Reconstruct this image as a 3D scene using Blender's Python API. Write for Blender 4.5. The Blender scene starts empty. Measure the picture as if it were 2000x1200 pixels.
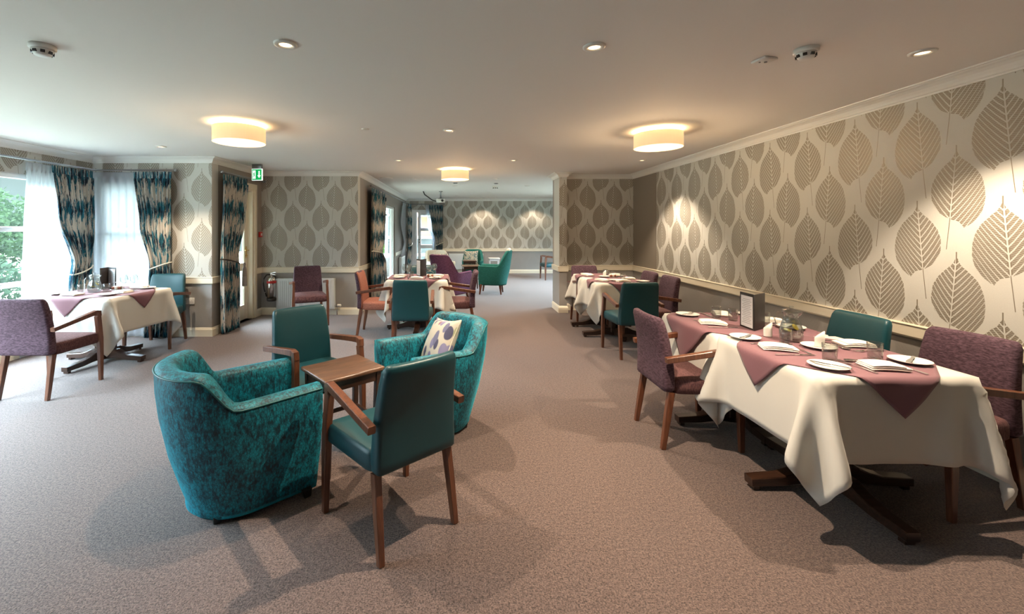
import bpy, bmesh, math, random
import numpy as np
from mathutils import Vector, Matrix
R = math.radians
sin, cos, pi = math.sin, math.cos, math.pi
rnd = random.Random(7)
scene = bpy.context.scene
COL = scene.collection

# ------------------------------------------------------------ camera, world, exposure
F = 827.0                      # focal length in pixels of the 2000 px frame
cam_d = bpy.data.cameras.new('camera')
cam = bpy.data.objects.new('camera', cam_d); COL.objects.link(cam)
cam.location = (0, 0, 1.45); cam.rotation_euler = (R(90), 0, 0)
cam_d.sensor_width = 36; cam_d.sensor_fit = 'HORIZONTAL'; cam_d.lens = F/2000*36
cam_d.shift_x = 105/2000; cam_d.shift_y = -154/2000
cam_d.clip_start = 0.05; cam_d.clip_end = 200
scene.camera = cam
vs = scene.view_settings
vs.view_transform = 'Standard'; vs.look = 'None'; vs.gamma = 1; vs.use_curve_mapping = False
vs.exposure = 1.2
scene.cycles.max_bounces = 8; scene.cycles.diffuse_bounces = 5; scene.cycles.glossy_bounces = 4
scene.cycles.transmission_bounces = 8; scene.cycles.transparent_max_bounces = 12
scene.cycles.caustics_reflective = False; scene.cycles.caustics_refractive = False
scene.cycles.sample_clamp_indirect = 4
scene.cycles.use_denoising = True

world = bpy.data.worlds.new('sky'); scene.world = world; world.use_nodes = True
wn = world.node_tree.nodes; wl = world.node_tree.links
bg = wn['Background']
tcw = wn.new('ShaderNodeTexCoord'); sep = wn.new('ShaderNodeSeparateXYZ'); ramp = wn.new('ShaderNodeValToRGB')
wl.new(tcw.outputs['Generated'], sep.inputs[0]); wl.new(sep.outputs['Z'], ramp.inputs[0])
ramp.color_ramp.elements[0].position = 0.12; ramp.color_ramp.elements[0].color = (0.008, 0.0105, 0.0105, 1)
ramp.color_ramp.elements[1].position = 0.45; ramp.color_ramp.elements[1].color = (0.75, 0.885, 1.0, 1)
wl.new(ramp.outputs[0], bg.inputs[0]); bg.inputs[1].default_value = 33.0
sun_d = bpy.data.lights.new('sun', 'SUN'); sun_d.energy = 1.5; sun_d.angle = R(3); sun_d.color = (1, .95, .86)
sun = bpy.data.objects.new('sun', sun_d); COL.objects.link(sun); sun.rotation_euler = (R(20), R(38), 0)

# ------------------------------------------------------------ node helpers
class NT:
    def __init__(s, mat): s.t = mat.node_tree; s.n = s.t.nodes; s.l = s.t.links
    def node(s, typ, **kw):
        n = s.n.new(typ)
        for k, v in kw.items(): setattr(n, k, v)
        return n
    def put(s, sock, v):
        if isinstance(v, Vn): s.l.new(v.s, sock)
        elif isinstance(v, bpy.types.NodeSocket): s.l.new(v, sock)
        else: sock.default_value = v
    def m(s, op, a, b=0.0, c=None):
        n = s.node('ShaderNodeMath', operation=op)
        s.put(n.inputs[0], a); s.put(n.inputs[1], b)
        if c is not None: s.put(n.inputs[2], c)
        return Vn(s, n.outputs[0])
    def mix(s, f, a, b):
        n = s.node('ShaderNodeMix', data_type='RGBA')
        s.put(n.inputs[0], f); s.put(n.inputs[6], a); s.put(n.inputs[7], b)
        return n.outputs[2]
    def xyz(s, kind='Object'):
        tc = s.node('ShaderNodeTexCoord'); sp = s.node('ShaderNodeSeparateXYZ')
        s.l.new(tc.outputs[kind], sp.inputs[0])
        return [Vn(s, o) for o in sp.outputs], tc.outputs[kind]
    def vec(s, x, y, z=0.0):
        n = s.node('ShaderNodeCombineXYZ')
        s.put(n.inputs[0], x); s.put(n.inputs[1], y); s.put(n.inputs[2], z); return n.outputs[0]
    def scale(s, v, sc):
        n = s.node('ShaderNodeMapping'); s.l.new(v, n.inputs[0]); n.inputs['Scale'].default_value = sc; return n.outputs[0]
    def noise(s, v, scale=5, detail=2, rough=.5, dist=0.0):
        n = s.node('ShaderNodeTexNoise'); s.l.new(v, n.inputs['Vector'])
        n.inputs['Scale'].default_value = scale; n.inputs['Detail'].default_value = detail
        n.inputs['Roughness'].default_value = rough; n.inputs['Distortion'].default_value = dist
        return Vn(s, n.outputs[0])
    def ramp(s, f, stops, interp='LINEAR'):
        n = s.node('ShaderNodeValToRGB'); s.put(n.inputs[0], f); cr = n.color_ramp; cr.interpolation = interp
        while len(cr.elements) < len(stops): cr.elements.new(0.5)
        for e, (p, c) in zip(cr.elements, stops):
            e.position = p; e.color = (c[0], c[1], c[2], 1) if hasattr(c, '__len__') else (c, c, c, 1)
        return n.outputs[0]
    def bump(s, h, strength=.3, dist=.01):
        n = s.node('ShaderNodeBump'); s.put(n.inputs['Height'], h)
        n.inputs['Strength'].default_value = strength; n.inputs['Distance'].default_value = dist
        return n.outputs[0]
class Vn:
    def __init__(s, nt, sock): s.nt = nt; s.s = sock
    def __add__(a, b): return a.nt.m('ADD', a, b)
    __radd__ = __add__
    def __sub__(a, b): return a.nt.m('SUBTRACT', a, b)
    def __rsub__(a, b): return a.nt.m('SUBTRACT', b, a)
    def __mul__(a, b): return a.nt.m('MULTIPLY', a, b)
    __rmul__ = __mul__
    def __lt__(a, b): return a.nt.m('LESS_THAN', a, b)
    def __gt__(a, b): return a.nt.m('GREATER_THAN', a, b)
    def fract(a): return a.nt.m('FRACT', a)
    def abs(a): return a.nt.m('ABSOLUTE', a)
    def max(a, b): return a.nt.m('MAXIMUM', a, b)
    def min(a, b): return a.nt.m('MINIMUM', a, b)

MATS = {}
def newmat(name):
    m = bpy.data.materials.new(name); m.use_nodes = True
    nt = NT(m); b = nt.n['Principled BSDF']; MATS[name] = m
    return m, nt, b
def c4(c): return (c[0], c[1], c[2], 1)
def plain(name, col, rough=.5, metal=0.0, spec=.5, bump=None, coat=0.0, sheen=0.0):
    m, nt, b = newmat(name)
    b.inputs['Base Color'].default_value = c4(col); b.inputs['Roughness'].default_value = rough
    b.inputs['Metallic'].default_value = metal; b.inputs['Specular IOR Level'].default_value = spec
    b.inputs['Coat Weight'].default_value = coat; b.inputs['Sheen Weight'].default_value = sheen
    if bump:
        _, v = nt.xyz(); h = nt.noise(v, bump[0], 3)
        nt.l.new(nt.bump(h, bump[1], .002), b.inputs['Normal'])
    return m
def emis(name, col, st, base=(.8, .8, .8)):
    m, nt, b = newmat(name)
    b.inputs['Base Color'].default_value = c4(base)
    b.inputs['Emission Color'].default_value = c4(col); b.inputs['Emission Strength'].default_value = st
    return m

# wallpaper: rows of big skeleton leaves in half drop
BG = (.52, .515, .48); LEAF = (.245, .212, .165)
def curve(nt, f, pts):
    n = nt.node('ShaderNodeFloatCurve'); nt.put(n.inputs['Value'], f); c = n.mapping.curves[0]
    n.mapping.extend = 'HORIZONTAL'
    c.points[0].location = pts[0]; c.points[1].location = pts[-1]
    for p in pts[1:-1]: c.points.new(*p)
    n.mapping.update(); return Vn(nt, n.outputs[0])
RC = [(0, .33), (.04, .355), (.1, .42), (.2, .64), (.35, .89), (.5, .985), (.65, 1.0), (.8, .92), (.9, .76), (.97, .58), (1, .44)]
LC = [(0, .33), (.04, .355), (.1, .42), (.2, .64), (.35, .89), (.5, .98), (.65, .95), (.75, .84), (.83, .66), (.88, .46), (.91, .28), (1, .13)]
def wallpaper(name, axis, u0, P, shade_from=None, bgc=BG, lc=LEAF, tipz=2.255, low=(.30, .285, .27)):
    m, nt, b = newmat(name)
    (X, Y, Z), v = nt.xyz(); u = X if axis == 'x' else Y
    Q = .666; Lh = .5; W = .144
    nz = nt.noise(v, 55, 2); nj = (nz - .5) * .012
    def layer(du, dz, mir):
        x = ((u - (u0 + du)) * (1/P) + .5 + 20).fract() - .5
        x = x * (P if not mir else -P)
        y = ((Z - (tipz - .31 + dz)) * (1/Q) + .5 + 10).fract() - .5
        t = (.31 - y * Q) * (1/Lh)
        tc = t.max(0).min(1)
        rr = (curve(nt, tc, RC) - .33) * (W/.67); ll = (curve(nt, tc, LC) - .33) * (W/.67)
        ins = (x < rr + nj) * (x > nj - ll) * (t < 1.0) * (t > -0.0)
        tipw = (x.abs() < .0035) * (t > -.06) * (t < .1)
        s = (x + t * .04).abs()
        t0 = t + s * 2.3 + s * s * 5.0 + nj
        ph = ((t0 * 12).fract() - .5).abs()
        vein = ph < (.130 - s * .35)
        t1 = t * 46 - s * 26 + nj * 40
        tv = ((t1.fract() - .5).abs() < .13) * (s > .01)
        mid = s < (.0042 - t * .0012)
        cut = vein.max(mid).max(tv * .55)
        stem = (((t - .88) * .05 + x + .0355).abs() < .0022) * (t > .86) * (t < 1.26)
        return (ins * (1 - cut)).max(tipw).max(stem)
    mask = layer(0, 0, False).max(layer(P/2, Q/2, True))
    ge = nt.node('ShaderNodeNewGeometry'); sg = nt.node('ShaderNodeSeparateXYZ'); nt.l.new(ge.outputs['True Normal'], sg.inputs[0])
    mask = mask * (Vn(nt, sg.outputs[0 if axis == 'x' else 1]).abs() < .5)   # returns at right angles are unprinted
    fine = nt.noise(v, 180, 2)
    if shade_from is not None: mask = mask * (u < shade_from)
    bgm = nt.mix(fine * .5, c4(bgc), c4([k*.80 for k in bgc]))
    lfm = nt.mix(fine * .6, c4(lc), c4([k*.75 for k in lc]))
    col = nt.mix(mask, bgm, lfm)
    if shade_from is not None:
        col = nt.mix(u > shade_from, col, (.21, .185, .155, 1))  # gloomy shading at the far end painted in as a flat dark brown
    col = nt.mix(Z < .75, col, c4(low))
    nt.l.new(col, b.inputs['Base Color'])
    nt.put(b.inputs['Roughness'], 0.62 - mask * .16); nt.put(b.inputs['Metallic'], mask * .35)
    nt.l.new(nt.bump(mask * .6 + fine * .3, .25, .002), b.inputs['Normal'])
    return m
wallpaper('paper_right', 'y', 2.41, .45, shade_from=6.62, tipz=2.278)
wallpaper('paper_back', 'x', 2.29, .473)
wallpaper('paper_mid', 'x', -3.01, .473, tipz=2.22)
wallpaper('paper_bay', 'x', -3.435, .473, tipz=2.23)
wallpaper('paper_far', 'x', -.23, .473, tipz=2.235)
wallpaper('paper_left', 'y', 4.0, .45)
def dado_paint(name, hi, lo):
    m, nt, b = newmat(name); (X, Y, Z), v = nt.xyz()
    n = nt.noise(nt.scale(v, (30, 30, 1.2)), 4, 3)
    hi2 = nt.mix(n, c4(hi), c4([k*.82 for k in hi]))
    nt.l.new(nt.mix(Z < .75, hi2, c4(lo)), b.inputs['Base Color']); b.inputs['Roughness'].default_value = .6
dado_paint('wall_plain', (.27, .24, .215), (.30, .285, .27))
plain('ceiling_paint', (.78, .765, .75), .8, spec=.25)
plain('cornice_paint', (.72, .72, .70), .45)
plain('trim_paint', (.74, .68, .55), .35, coat=.2)
plain('white_upvc', (.78, .80, .82), .3)
plain('grey_upvc', (.42, .44, .47), .4)
plain('radiator_white', (.66, .70, .72), .35)
plain('plastic_white', (.72, .72, .70), .35)
plain('chrome', (.85, .85, .86), .12, 1.0)
plain('steel', (.62, .60, .57), .2, 1.0)
plain('satin_metal', (.25, .26, .27), .35, 1.0)
plain('brass', (.75, .55, .22), .2, 1.0)
plain('black_plastic', (.015, .015, .016), .35)
plain('red_plastic', (.45, .02, .02), .3)
plain('porcelain', (.86, .84, .78), .18, coat=.4)
plain('paper_white', (.72, .73, .74), .7)
plain('dark_card', (.020, .017, .015), .5)
plain('cream_cloth', (.84, .80, .72), .8, bump=(250, .3), sheen=.2)
plain('water_stem', (.8, .8, .8), .2)
plain('lemon', (.85, .62, .08), .4)
plain('foam_white', (.78, .76, .70), .6)

def fabric(name, c1, c2, stretch=(70, 70, 9), th=.5, rough=.9, sheen=.05, bumps=.35, sc=1.0):
    m, nt, b = newmat(name); _, v = nt.xyz()
    n = nt.noise(nt.scale(v, stretch), 2.0*sc, 4, .65)
    f = nt.ramp(n, [(th-.13, 0), (th+.13, 1)])
    nt.l.new(nt.mix(f, c4(c1), c4(c2)), b.inputs['Base Color'])
    b.inputs['Roughness'].default_value = rough; b.inputs['Sheen Weight'].default_value = sheen
    b.inputs['Sheen Roughness'].default_value = .4
    b.inputs['Sheen Tint'].default_value = c4([min(1, k*3+.1) for k in c2])
    nt.l.new(nt.bump(n, bumps, .004), b.inputs['Normal'])
    return m
fabric('purple_chenille', (.030, .011, .019), (.102, .054, .078), (24, 24, 75))
fabric('purple_seat', (.048, .016, .019), (.12, .050, .050), (24, 60, 24))
fabric('rust_sheen_and_sachet', (.22, .075, .050), (.34, .13, .085), (24, 24, 75))  # warm sheen of the purple chenille put into the colour; also colours sachets
fabric('purple_wave', (.11, .04, .10), (.20, .09, .19), (14, 14, 60))
fabric('green_weave', (.005, .095, .078), (.014, .155, .13), (20, 20, 60), bumps=.2)
fabric('cream_weave', (.45, .42, .33), (.60, .57, .48), (20, 20, 30), bumps=.2)
def leather(name, c):
    m, nt, b = newmat(name); _, v = nt.xyz()
    n = nt.noise(v, 220, 3); n2 = nt.noise(v, 6, 2)
    nt.l.new(nt.mix(n2, c4(c), c4([k*.8 for k in c])), b.inputs['Base Color'])
    b.inputs['Roughness'].default_value = .42; b.inputs['Specular IOR Level'].default_value = .5
    nt.l.new(nt.bump(n, .15, .001), b.inputs['Normal'])
leather('teal_leather', (.004, .056, .072))
plain('teal_piping', (.006, .10, .11), .4)
def velvet():
    m, nt, b = newmat('teal_velvet'); _, v = nt.xyz()
    vo = nt.node('ShaderNodeTexVoronoi', feature='DISTANCE_TO_EDGE'); nt.l.new(nt.scale(v, (92, 92, 50)), vo.inputs['Vector'])
    vo.inputs['Scale'].default_value = 1.0
    edge = nt.ramp(vo.outputs['Distance'], [(.02, 1), (.13, 0)])
    big = nt.noise(nt.scale(v, (11, 11, 6)), 1.6, 5, .75, .3)
    pv = nt.noise(nt.scale(v, (60, 60, 24)), 1.4, 3, .6)
    f = nt.ramp(big * .5 + pv * .5, [(.42, 0), (.58, 1)])
    col = nt.mix(f, (.001, .024, .040, 1), (.002, .25, .33, 1))
    e2 = nt.m('MULTIPLY', edge, nt.ramp(big, [(.35, .9), (.65, .5)]))
    col = nt.mix(e2, col, (.002, .035, .05, 1))
    nt.l.new(col, b.inputs['Base Color'])
    b.inputs['Roughness'].default_value = .55; b.inputs['Sheen Weight'].default_value = .8
    b.inputs['Sheen Roughness'].default_value = .3; b.inputs['Sheen Tint'].default_value = (.03, .45, .60, 1)
    nt.l.new(nt.bump(Vn(nt, edge) * -.5 + big * .5, .3, .003), b.inputs['Normal'])
velvet()
def wood(name, c1, c2, rough=.32, stretch=(1.0, 14, 14), coat=.25):
    m, nt, b = newmat(name); _, v = nt.xyz()
    n = nt.noise(nt.scale(v, stretch), 3.0, 4, .6, .8)
    f = nt.ramp(n, [(.35, 0), (.68, 1)])
    nt.l.new(nt.mix(f, c4(c1), c4(c2)), b.inputs['Base Color'])
    b.inputs['Roughness'].default_value = rough; b.inputs['Coat Weight'].default_value = coat; b.inputs['Coat Roughness'].default_value = .25
    nt.l.new(nt.bump(n, .08, .001), b.inputs['Normal'])
wood('chair_wood', (.075, .024, .011), (.165, .060, .028), stretch=(16, 16, 1.4))
wood('dark_wood', (.020, .009, .005), (.05, .022, .013), rough=.28)
wood('walnut_top', (.055, .026, .014), (.155, .080, .045), stretch=(2.2, 22, 22))
def carpet():
    m, nt, b = newmat('carpet'); _, v = nt.xyz()
    n1 = nt.noise(v, 150, 2, .7); n2 = nt.noise(v, 60, 3, .75); n3 = nt.noise(v, 1.6, 3)
    f = nt.ramp(n1 * .65 + n2 * .35, [(.40, 0), (.60, 1)])
    col = nt.mix(f, (.030, .021, .020, 1), (.190, .134, .119, 1))
    col = nt.mix(n3 * .2, col, (.10, .076, .07, 1))
    nt.l.new(col, b.inputs['Base Color']); b.inputs['Roughness'].default_value = .95
    b.inputs['Sheen Weight'].default_value = .25; b.inputs['Specular IOR Level'].default_value = .15
    nt.l.new(nt.bump(n1 * .6 + n2 * .6, .6, .008), b.inputs['Normal'])
carpet()
def linen(name, c, trans=.12):
    m, nt, b = newmat(name); _, v = nt.xyz()
    n = nt.noise(v, 300, 2)
    b.inputs['Base Color'].default_value = c4(c); b.inputs['Roughness'].default_value = .8
    b.inputs['Sheen Weight'].default_value = .15
    nt.l.new(nt.bump(n, .1, .001), b.inputs['Normal'])
    tr = nt.node('ShaderNodeBsdfTranslucent'); tr.inputs[0].default_value = c4(c)
    mx = nt.node('ShaderNodeMixShader'); mx.inputs[0].default_value = trans
    out = nt.n['Material Output']
    nt.l.new(b.outputs[0], mx.inputs[1]); nt.l.new(tr.outputs[0], mx.inputs[2]); nt.l.new(mx.outputs[0], out.inputs[0])
linen('white_linen', (.66, .64, .59)); linen('mauve_linen', (.185, .080, .100), .06)
def sheer():
    m, nt, b = newmat('sheer_voile')
    d = nt.node('ShaderNodeBsdfDiffuse'); d.inputs[0].default_value = (.66, .69, .74, 1)
    tr = nt.node('ShaderNodeBsdfTranslucent'); tr.inputs[0].default_value = (.60, .64, .70, 1)
    tp = nt.node('ShaderNodeBsdfTransparent')
    a = nt.node('ShaderNodeMixShader'); a.inputs[0].default_value = .62
    nt.l.new(d.outputs[0], a.inputs[1]); nt.l.new(tr.outputs[0], a.inputs[2])
    c = nt.node('ShaderNodeMixShader'); c.inputs[0].default_value = .33
    nt.l.new(a.outputs[0], c.inputs[1]); nt.l.new(tp.outputs[0], c.inputs[2])
    nt.l.new(c.outputs[0], nt.n['Material Output'].inputs[0])
sheer()
def curtain_mat():
    m, nt, b = newmat('curtain_print')
    uv = nt.node('ShaderNodeUVMap'); sp = nt.node('ShaderNodeSeparateXYZ'); nt.l.new(uv.outputs[0], sp.inputs[0])
    u, w = Vn(nt, sp.outputs[0]), Vn(nt, sp.outputs[1])
    v = uv.outputs[0]
    n1 = nt.noise(nt.scale(v, (30, 3.2, 1)), 1.0, 5, .75, .3)
    n2 = nt.noise(nt.scale(v, (38, 3.4, 1)), 1.2, 5, .75, .4)
    band = nt.m('SINE', w * (2*pi/.42) + nt.noise(v, 3, 1) * 3.0)
    f1 = nt.ramp(n1 + band * .055, [(.49, 0), (.53, 1)])
    f2 = nt.ramp(n2 + band * .05, [(.53, 0), (.57, 1)])
    col = nt.mix(f1, (.56, .52, .46, 1), (.012, .15, .21, 1))
    col = nt.mix(f2, col, (.006, .022, .045, 1))
    nt.l.new(col, b.inputs['Base Color']); b.inputs['Roughness'].default_value = .75
    tr = nt.node('ShaderNodeBsdfTranslucent'); nt.l.new(col, tr.inputs[0])
    mx = nt.node('ShaderNodeMixShader'); mx.inputs[0].default_value = .25
    nt.l.new(b.outputs[0], mx.inputs[1]); nt.l.new(tr.outputs[0], mx.inputs[2]); nt.l.new(mx.outputs[0], nt.n['Material Output'].inputs[0])
curtain_mat()
def glass(name, rough=0.0, col=(1, 1, 1), ior=1.45):
    m, nt, b = newmat(name)
    b.inputs['Base Color'].default_value = c4(col); b.inputs['Transmission Weight'].default_value = 1
    b.inputs['Roughness'].default_value = rough; b.inputs['IOR'].default_value = ior
    return m
def thin_glass(name, ior, tint, boost=1.0):
    m, nt, b = newmat(name)
    g = nt.node('ShaderNodeBsdfGlossy'); g.inputs['Roughness'].default_value = .03
    tp = nt.node('ShaderNodeBsdfTransparent'); tp.inputs[0].default_value = c4(tint)
    lw = nt.node('ShaderNodeLayerWeight'); lw.inputs[0].default_value = .35
    fc = Vn(nt, lw.outputs['Facing']); f = (fc * fc * .9 + .09).min(1)
    mx = nt.node('ShaderNodeMixShader'); nt.l.new(f.s, mx.inputs[0])
    nt.l.new(tp.outputs[0], mx.inputs[1]); nt.l.new(g.outputs[0], mx.inputs[2])
    nt.l.new(mx.outputs[0], nt.n['Material Output'].inputs[0])
thin_glass('clear_glass', 1.5, (.88, .90, .89)); thin_glass('water', 1.2, (.90, .92, .90))
def pane_mat():
    m, nt, b = newmat('window_glass')
    g = nt.node('ShaderNodeBsdfGlossy'); g.inputs['Roughness'].default_value = .02
    tp = nt.node('ShaderNodeBsdfTransparent'); tp.inputs[0].default_value = (.93, .97, .97, 1)
    lw = nt.node('ShaderNodeLayerWeight'); lw.inputs[0].default_value = .3; fc = Vn(nt, lw.outputs['Facing'])
    f = fc * fc * fc * .25 + .03
    mx = nt.node('ShaderNodeMixShader'); nt.l.new(f.s, mx.inputs[0])
    nt.l.new(tp.outputs[0], mx.inputs[1]); nt.l.new(g.outputs[0], mx.inputs[2])
    nt.l.new(mx.outputs[0], nt.n['Material Output'].inputs[0])
pane_mat()
def cushion_mat(name, stripes=False):
    m, nt, b = newmat(name); _, v = nt.xyz()
    if stripes:
        (X, Y, Z), v = nt.xyz(); n = nt.noise(nt.scale(v, (40, 40, 6)), 1.0, 3, .6)
        col = nt.ramp(n, [(.38, (.03, .10, .11)), (.48, (.60, .54, .42)), (.56, (.30, .20, .12)), (.64, (.62, .58, .5))], 'CONSTANT')
    else:
        vo = nt.node('ShaderNodeTexVoronoi', feature='F1'); nt.l.new(nt.scale(v, (15, 9, 12)), vo.inputs['Vector'])
        vo.inputs['Scale'].default_value = 1.0
        spv = nt.node('ShaderNodeSeparateXYZ'); nt.l.new(vo.outputs['Color'], spv.inputs[0])
        pal = nt.ramp(Vn(nt, spv.outputs[0]), [(0, (.05, .05, .10)), (.2, (.17, .16, .27)), (.4, (.42, .44, .38)), (.55, (.12, .12, .20)), (.72, (.20, .10, .14)), (.86, (.25, .28, .17))], 'CONSTANT')
        f = nt.ramp(vo.outputs['Distance'], [(.44, 1), (.50, 0)])
        col = nt.mix(f, (.42, .39, .33, 1), pal)
    nt.l.new(col, b.inputs['Base Color']); b.inputs['Roughness'].default_value = .75
cushion_mat('floral_print'); cushion_mat('stripe_print', True)
def shade_mat():
    m, nt, b = newmat('lamp_shade'); _, v = nt.xyz()
    n = nt.noise(nt.scale(v, (60, 60, 3)), 2.0, 3)
    col = nt.mix(n, (1.0, .66, .33, 1), (.86, .50, .22, 1))
    b.inputs['Base Color'].default_value = (.6, .5, .36, 1); b.inputs['Roughness'].default_value = .8
    nt.l.new(col, b.inputs['Emission Color']); b.inputs['Emission Strength'].default_value = .36
shade_mat()
emis('lamp_diffuser', (1.0, .78, .48), .8)
emis('bulb_glow', (1.0, .70, .38), 2.5)
emis('bulb_far', (1.0, .85, .65), 1.6)
emis('bulb_rim', (1.0, .66, .32), 9)
emis('exit_green', (.0, .55, .12), .28, (.0, .3, .08))
emis('exit_white', (.85, 1.0, .95), .45)
def foliage(name, c1, c2):
    m, nt, b = newmat(name); _, v = nt.xyz()
    n = nt.noise(v, 6, 3, .7)
    col = nt.mix(nt.ramp(n, [(.35, 0), (.65, 1)]), c4(c1), c4(c2))
    nt.l.new(col, b.inputs['Base Color']); b.inputs['Roughness'].default_value = .9; b.inputs['Specular IOR Level'].default_value = .1
    tr = nt.node('ShaderNodeBsdfTranslucent'); nt.l.new(col, tr.inputs[0])
    mx = nt.node('ShaderNodeMixShader'); mx.inputs[0].default_value = .4
    nt.l.new(b.outputs[0], mx.inputs[1]); nt.l.new(tr.outputs[0], mx.inputs[2]); nt.l.new(mx.outputs[0], nt.n['Material Output'].inputs[0])
foliage('tree_leaf', (.007, .016, .007), (.030, .052, .024)); foliage('hedge_leaf', (.008, .018, .010), (.026, .045, .026))
foliage('bright_leaf', (.02, .06, .004), (.07, .14, .015)); foliage('blossom', (.07, .07, .065), (.12, .12, .11))
plain('bark', (.10, .07, .05), .9); plain('lawn', (.19, .19, .15), .9); plain('paving', (.10, .095, .09), .8)
def boards():
    m, nt, b = newmat('painted_boards'); (X, Y, Z), v = nt.xyz()
    l = (Z * (1/.235)).fract() < .05
    nt.l.new(nt.mix(l, (.034, .042, .039, 1), (.010, .013, .012, 1)), b.inputs['Base Color']); b.inputs['Roughness'].default_value = .7
boards()
plain('orange_timber', (.12, .045, .015), .6)

# ------------------------------------------------------------ mesh helpers
class MB:
    """collects shapes, then links them as ONE mesh object"""
    def __init__(s): s.v = []; s.f = []; s.mi = []; s.sm = []; s.uv = {}; s.mats = []
    def mat(s, name):
        if name not in s.mats: s.mats.append(name)
        return s.mats.index(name)
    def add(s, vs, fs, mi=0, smooth=False, M=None):
        o = len(s.v)
        if M is not None: vs = [M @ Vector(p) for p in vs]
        s.v += [tuple(p) for p in vs]
        for f in fs: s.f.append(tuple(i + o for i in f)); s.mi.append(mi); s.sm.append(smooth)
        return s
    def box(s, x0, x1, y0, y1, z0, z1, mi=0, bev=0.0, M=None, seg=2, smooth=False):
        if bev <= 0:
            v = [(x0,y0,z0),(x1,y0,z0),(x1,y1,z0),(x0,y1,z0),(x0,y0,z1),(x1,y0,z1),(x1,y1,z1),(x0,y1,z1)]
            return s.add(v, [(0,3,2,1),(4,5,6,7),(0,1,5,4),(1,2,6,5),(2,3,7,6),(3,0,4,7)], mi, False, M)
        bm = bmesh.new(); bmesh.ops.create_cube(bm, size=1)
        for q in bm.verts: q.co = Vector(((x0+x1)/2 + q.co.x*(x1-x0), (y0+y1)/2 + q.co.y*(y1-y0), (z0+z1)/2 + q.co.z*(z1-z0)))
        bmesh.ops.bevel(bm, geom=bm.edges[:], offset=bev, segments=seg, affect='EDGES', profile=.5)
        bm.verts.index_update()
        v = [tuple(q.co) for q in bm.verts]; f = [tuple(q.index for q in fc.verts) for fc in bm.faces]; bm.free()
        return s.add(v, f, mi, True, M)
    def loft(s, rings, mi=0, smooth=True, cap0=True, cap1=True, closed=True, M=None):
        n = len(rings[0]); v = [p for r in rings for p in r]; f = []
        for i in range(len(rings)-1):
            for j in range(n if closed else n-1):
                k = (j+1) % n
                f.append((i*n+j, i*n+k, (i+1)*n+k, (i+1)*n+j))
        if cap0: f.append(tuple(reversed(range(n))))
        if cap1: f.append(tuple((len(rings)-1)*n + j for j in range(n)))
        return s.add(v, f, mi, smooth, M)
    def lathe(s, prof, n=24, mi=0, c=(0,0,0), smooth=True, M=None, cap=True):
        rings = [[(c[0]+r*cos(2*pi*j/n), c[1]+r*sin(2*pi*j/n), c[2]+z) for j in range(n)] for r, z in prof]
        return s.loft(rings, mi, smooth, cap, cap, True, M)
    def tube(s, pts, r, n=8, mi=0, M=None, closed=False):
        pts = [Vector(p) for p in pts]; rings = []
        rr = r if hasattr(r, '__len__') else [r]*len(pts)
        up = Vector((0,0,1))
        for i, p in enumerate(pts):
            a = pts[i-1] if (i > 0 or closed) else p; b = pts[(i+1) % len(pts)] if (i < len(pts)-1 or closed) else p
            d = (b-a).normalized(); x = d.cross(up)
            if x.length < .05: x = d.cross(Vector((1,0,0)))
            x.normalize(); y = x.cross(d)
            rings.append([tuple(p + (x*cos(2*pi*j/n) + y*sin(2*pi*j/n))*rr[i]) for j in range(n)])
        if closed: rings.append(rings[0])
        return s.loft(rings, mi, True, not closed, not closed, True, M)
    def bar(s, pts, ws, hs, side=(1,0,0), mi=0, ch=.18, M=None):
        """rectangular bar swept along a path; ws across 'side', hs in the sweep plane, chamfered corners"""
        pts = [Vector(p) for p in pts]; rings = []; sd = Vector(side).normalized()
        ws = ws if hasattr(ws, '__len__') else [ws]*len(pts); hs = hs if hasattr(hs, '__len__') else [hs]*len(pts)
        for i, p in enumerate(pts):
            a = pts[max(i-1,0)]; b = pts[min(i+1,len(pts)-1)]; d = (b-a).normalized()
            up = d.cross(sd).normalized(); w, h = ws[i]/2, hs[i]/2; q = min(w, h)*ch
            sc = 1.0
            if 0 < i < len(pts)-1:
                c = (pts[i]-pts[i-1]).normalized().dot((pts[i+1]-pts[i]).normalized()); sc = 1/max(.5, math.sqrt((1+c)/2))
            rings.append([tuple(p + sd*x + up*y*sc) for x, y in [(-w+q,-h),(w-q,-h),(w,-h+q),(w,h-q),(w-q,h),(-w+q,h),(-w,h-q),(-w,-h+q)]])
        return s.loft(rings, mi, False, True, True, True, M)
    def build(s, name, mats, parent=None, uvs=None, auto=None):
        me = bpy.data.meshes.new(name); me.from_pydata(s.v, [], s.f)
        if isinstance(mats, str): mats = [mats]
        for m in mats: me.materials.append(MATS[m])
        me.polygons.foreach_set('material_index', s.mi); me.polygons.foreach_set('use_smooth', s.sm)
        if uvs:
            ul = me.uv_layers.new(name='UVMap')
            for lp in me.loops: ul.data[lp.index].uv = uvs[lp.vertex_index]
        bm = bmesh.new(); bm.from_mesh(me); bmesh.ops.recalc_face_normals(bm, faces=bm.faces); bm.to_mesh(me); bm.free()
        me.update()
        o = bpy.data.objects.new(name, me); COL.objects.link(o)
        if parent is not None: o.parent = parent
        return o
def tag(o, label, cat, group=None, kind=None):
    if label: o['label'] = label
    if cat: o['category'] = cat
    if group: o['group'] = group
    if kind: o['kind'] = kind
    return o
def thing(name, label, cat, loc=(0,0,0), rz=0.0, group=None):
    o = bpy.data.objects.new(name, None); COL.objects.link(o); o.empty_display_size = .05
    o.location = loc; o.rotation_euler = (0, 0, rz); return tag(o, label, cat, group)
def struct(mb, name, mats):
    o = mb.build(name, mats); o['kind'] = 'structure'; return o
def copy_tree(o, parent=None):
    c = o.copy(); COL.objects.link(c)
    c.parent = parent
    for ch in list(o.children): copy_tree(ch, c)
    return c
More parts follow.
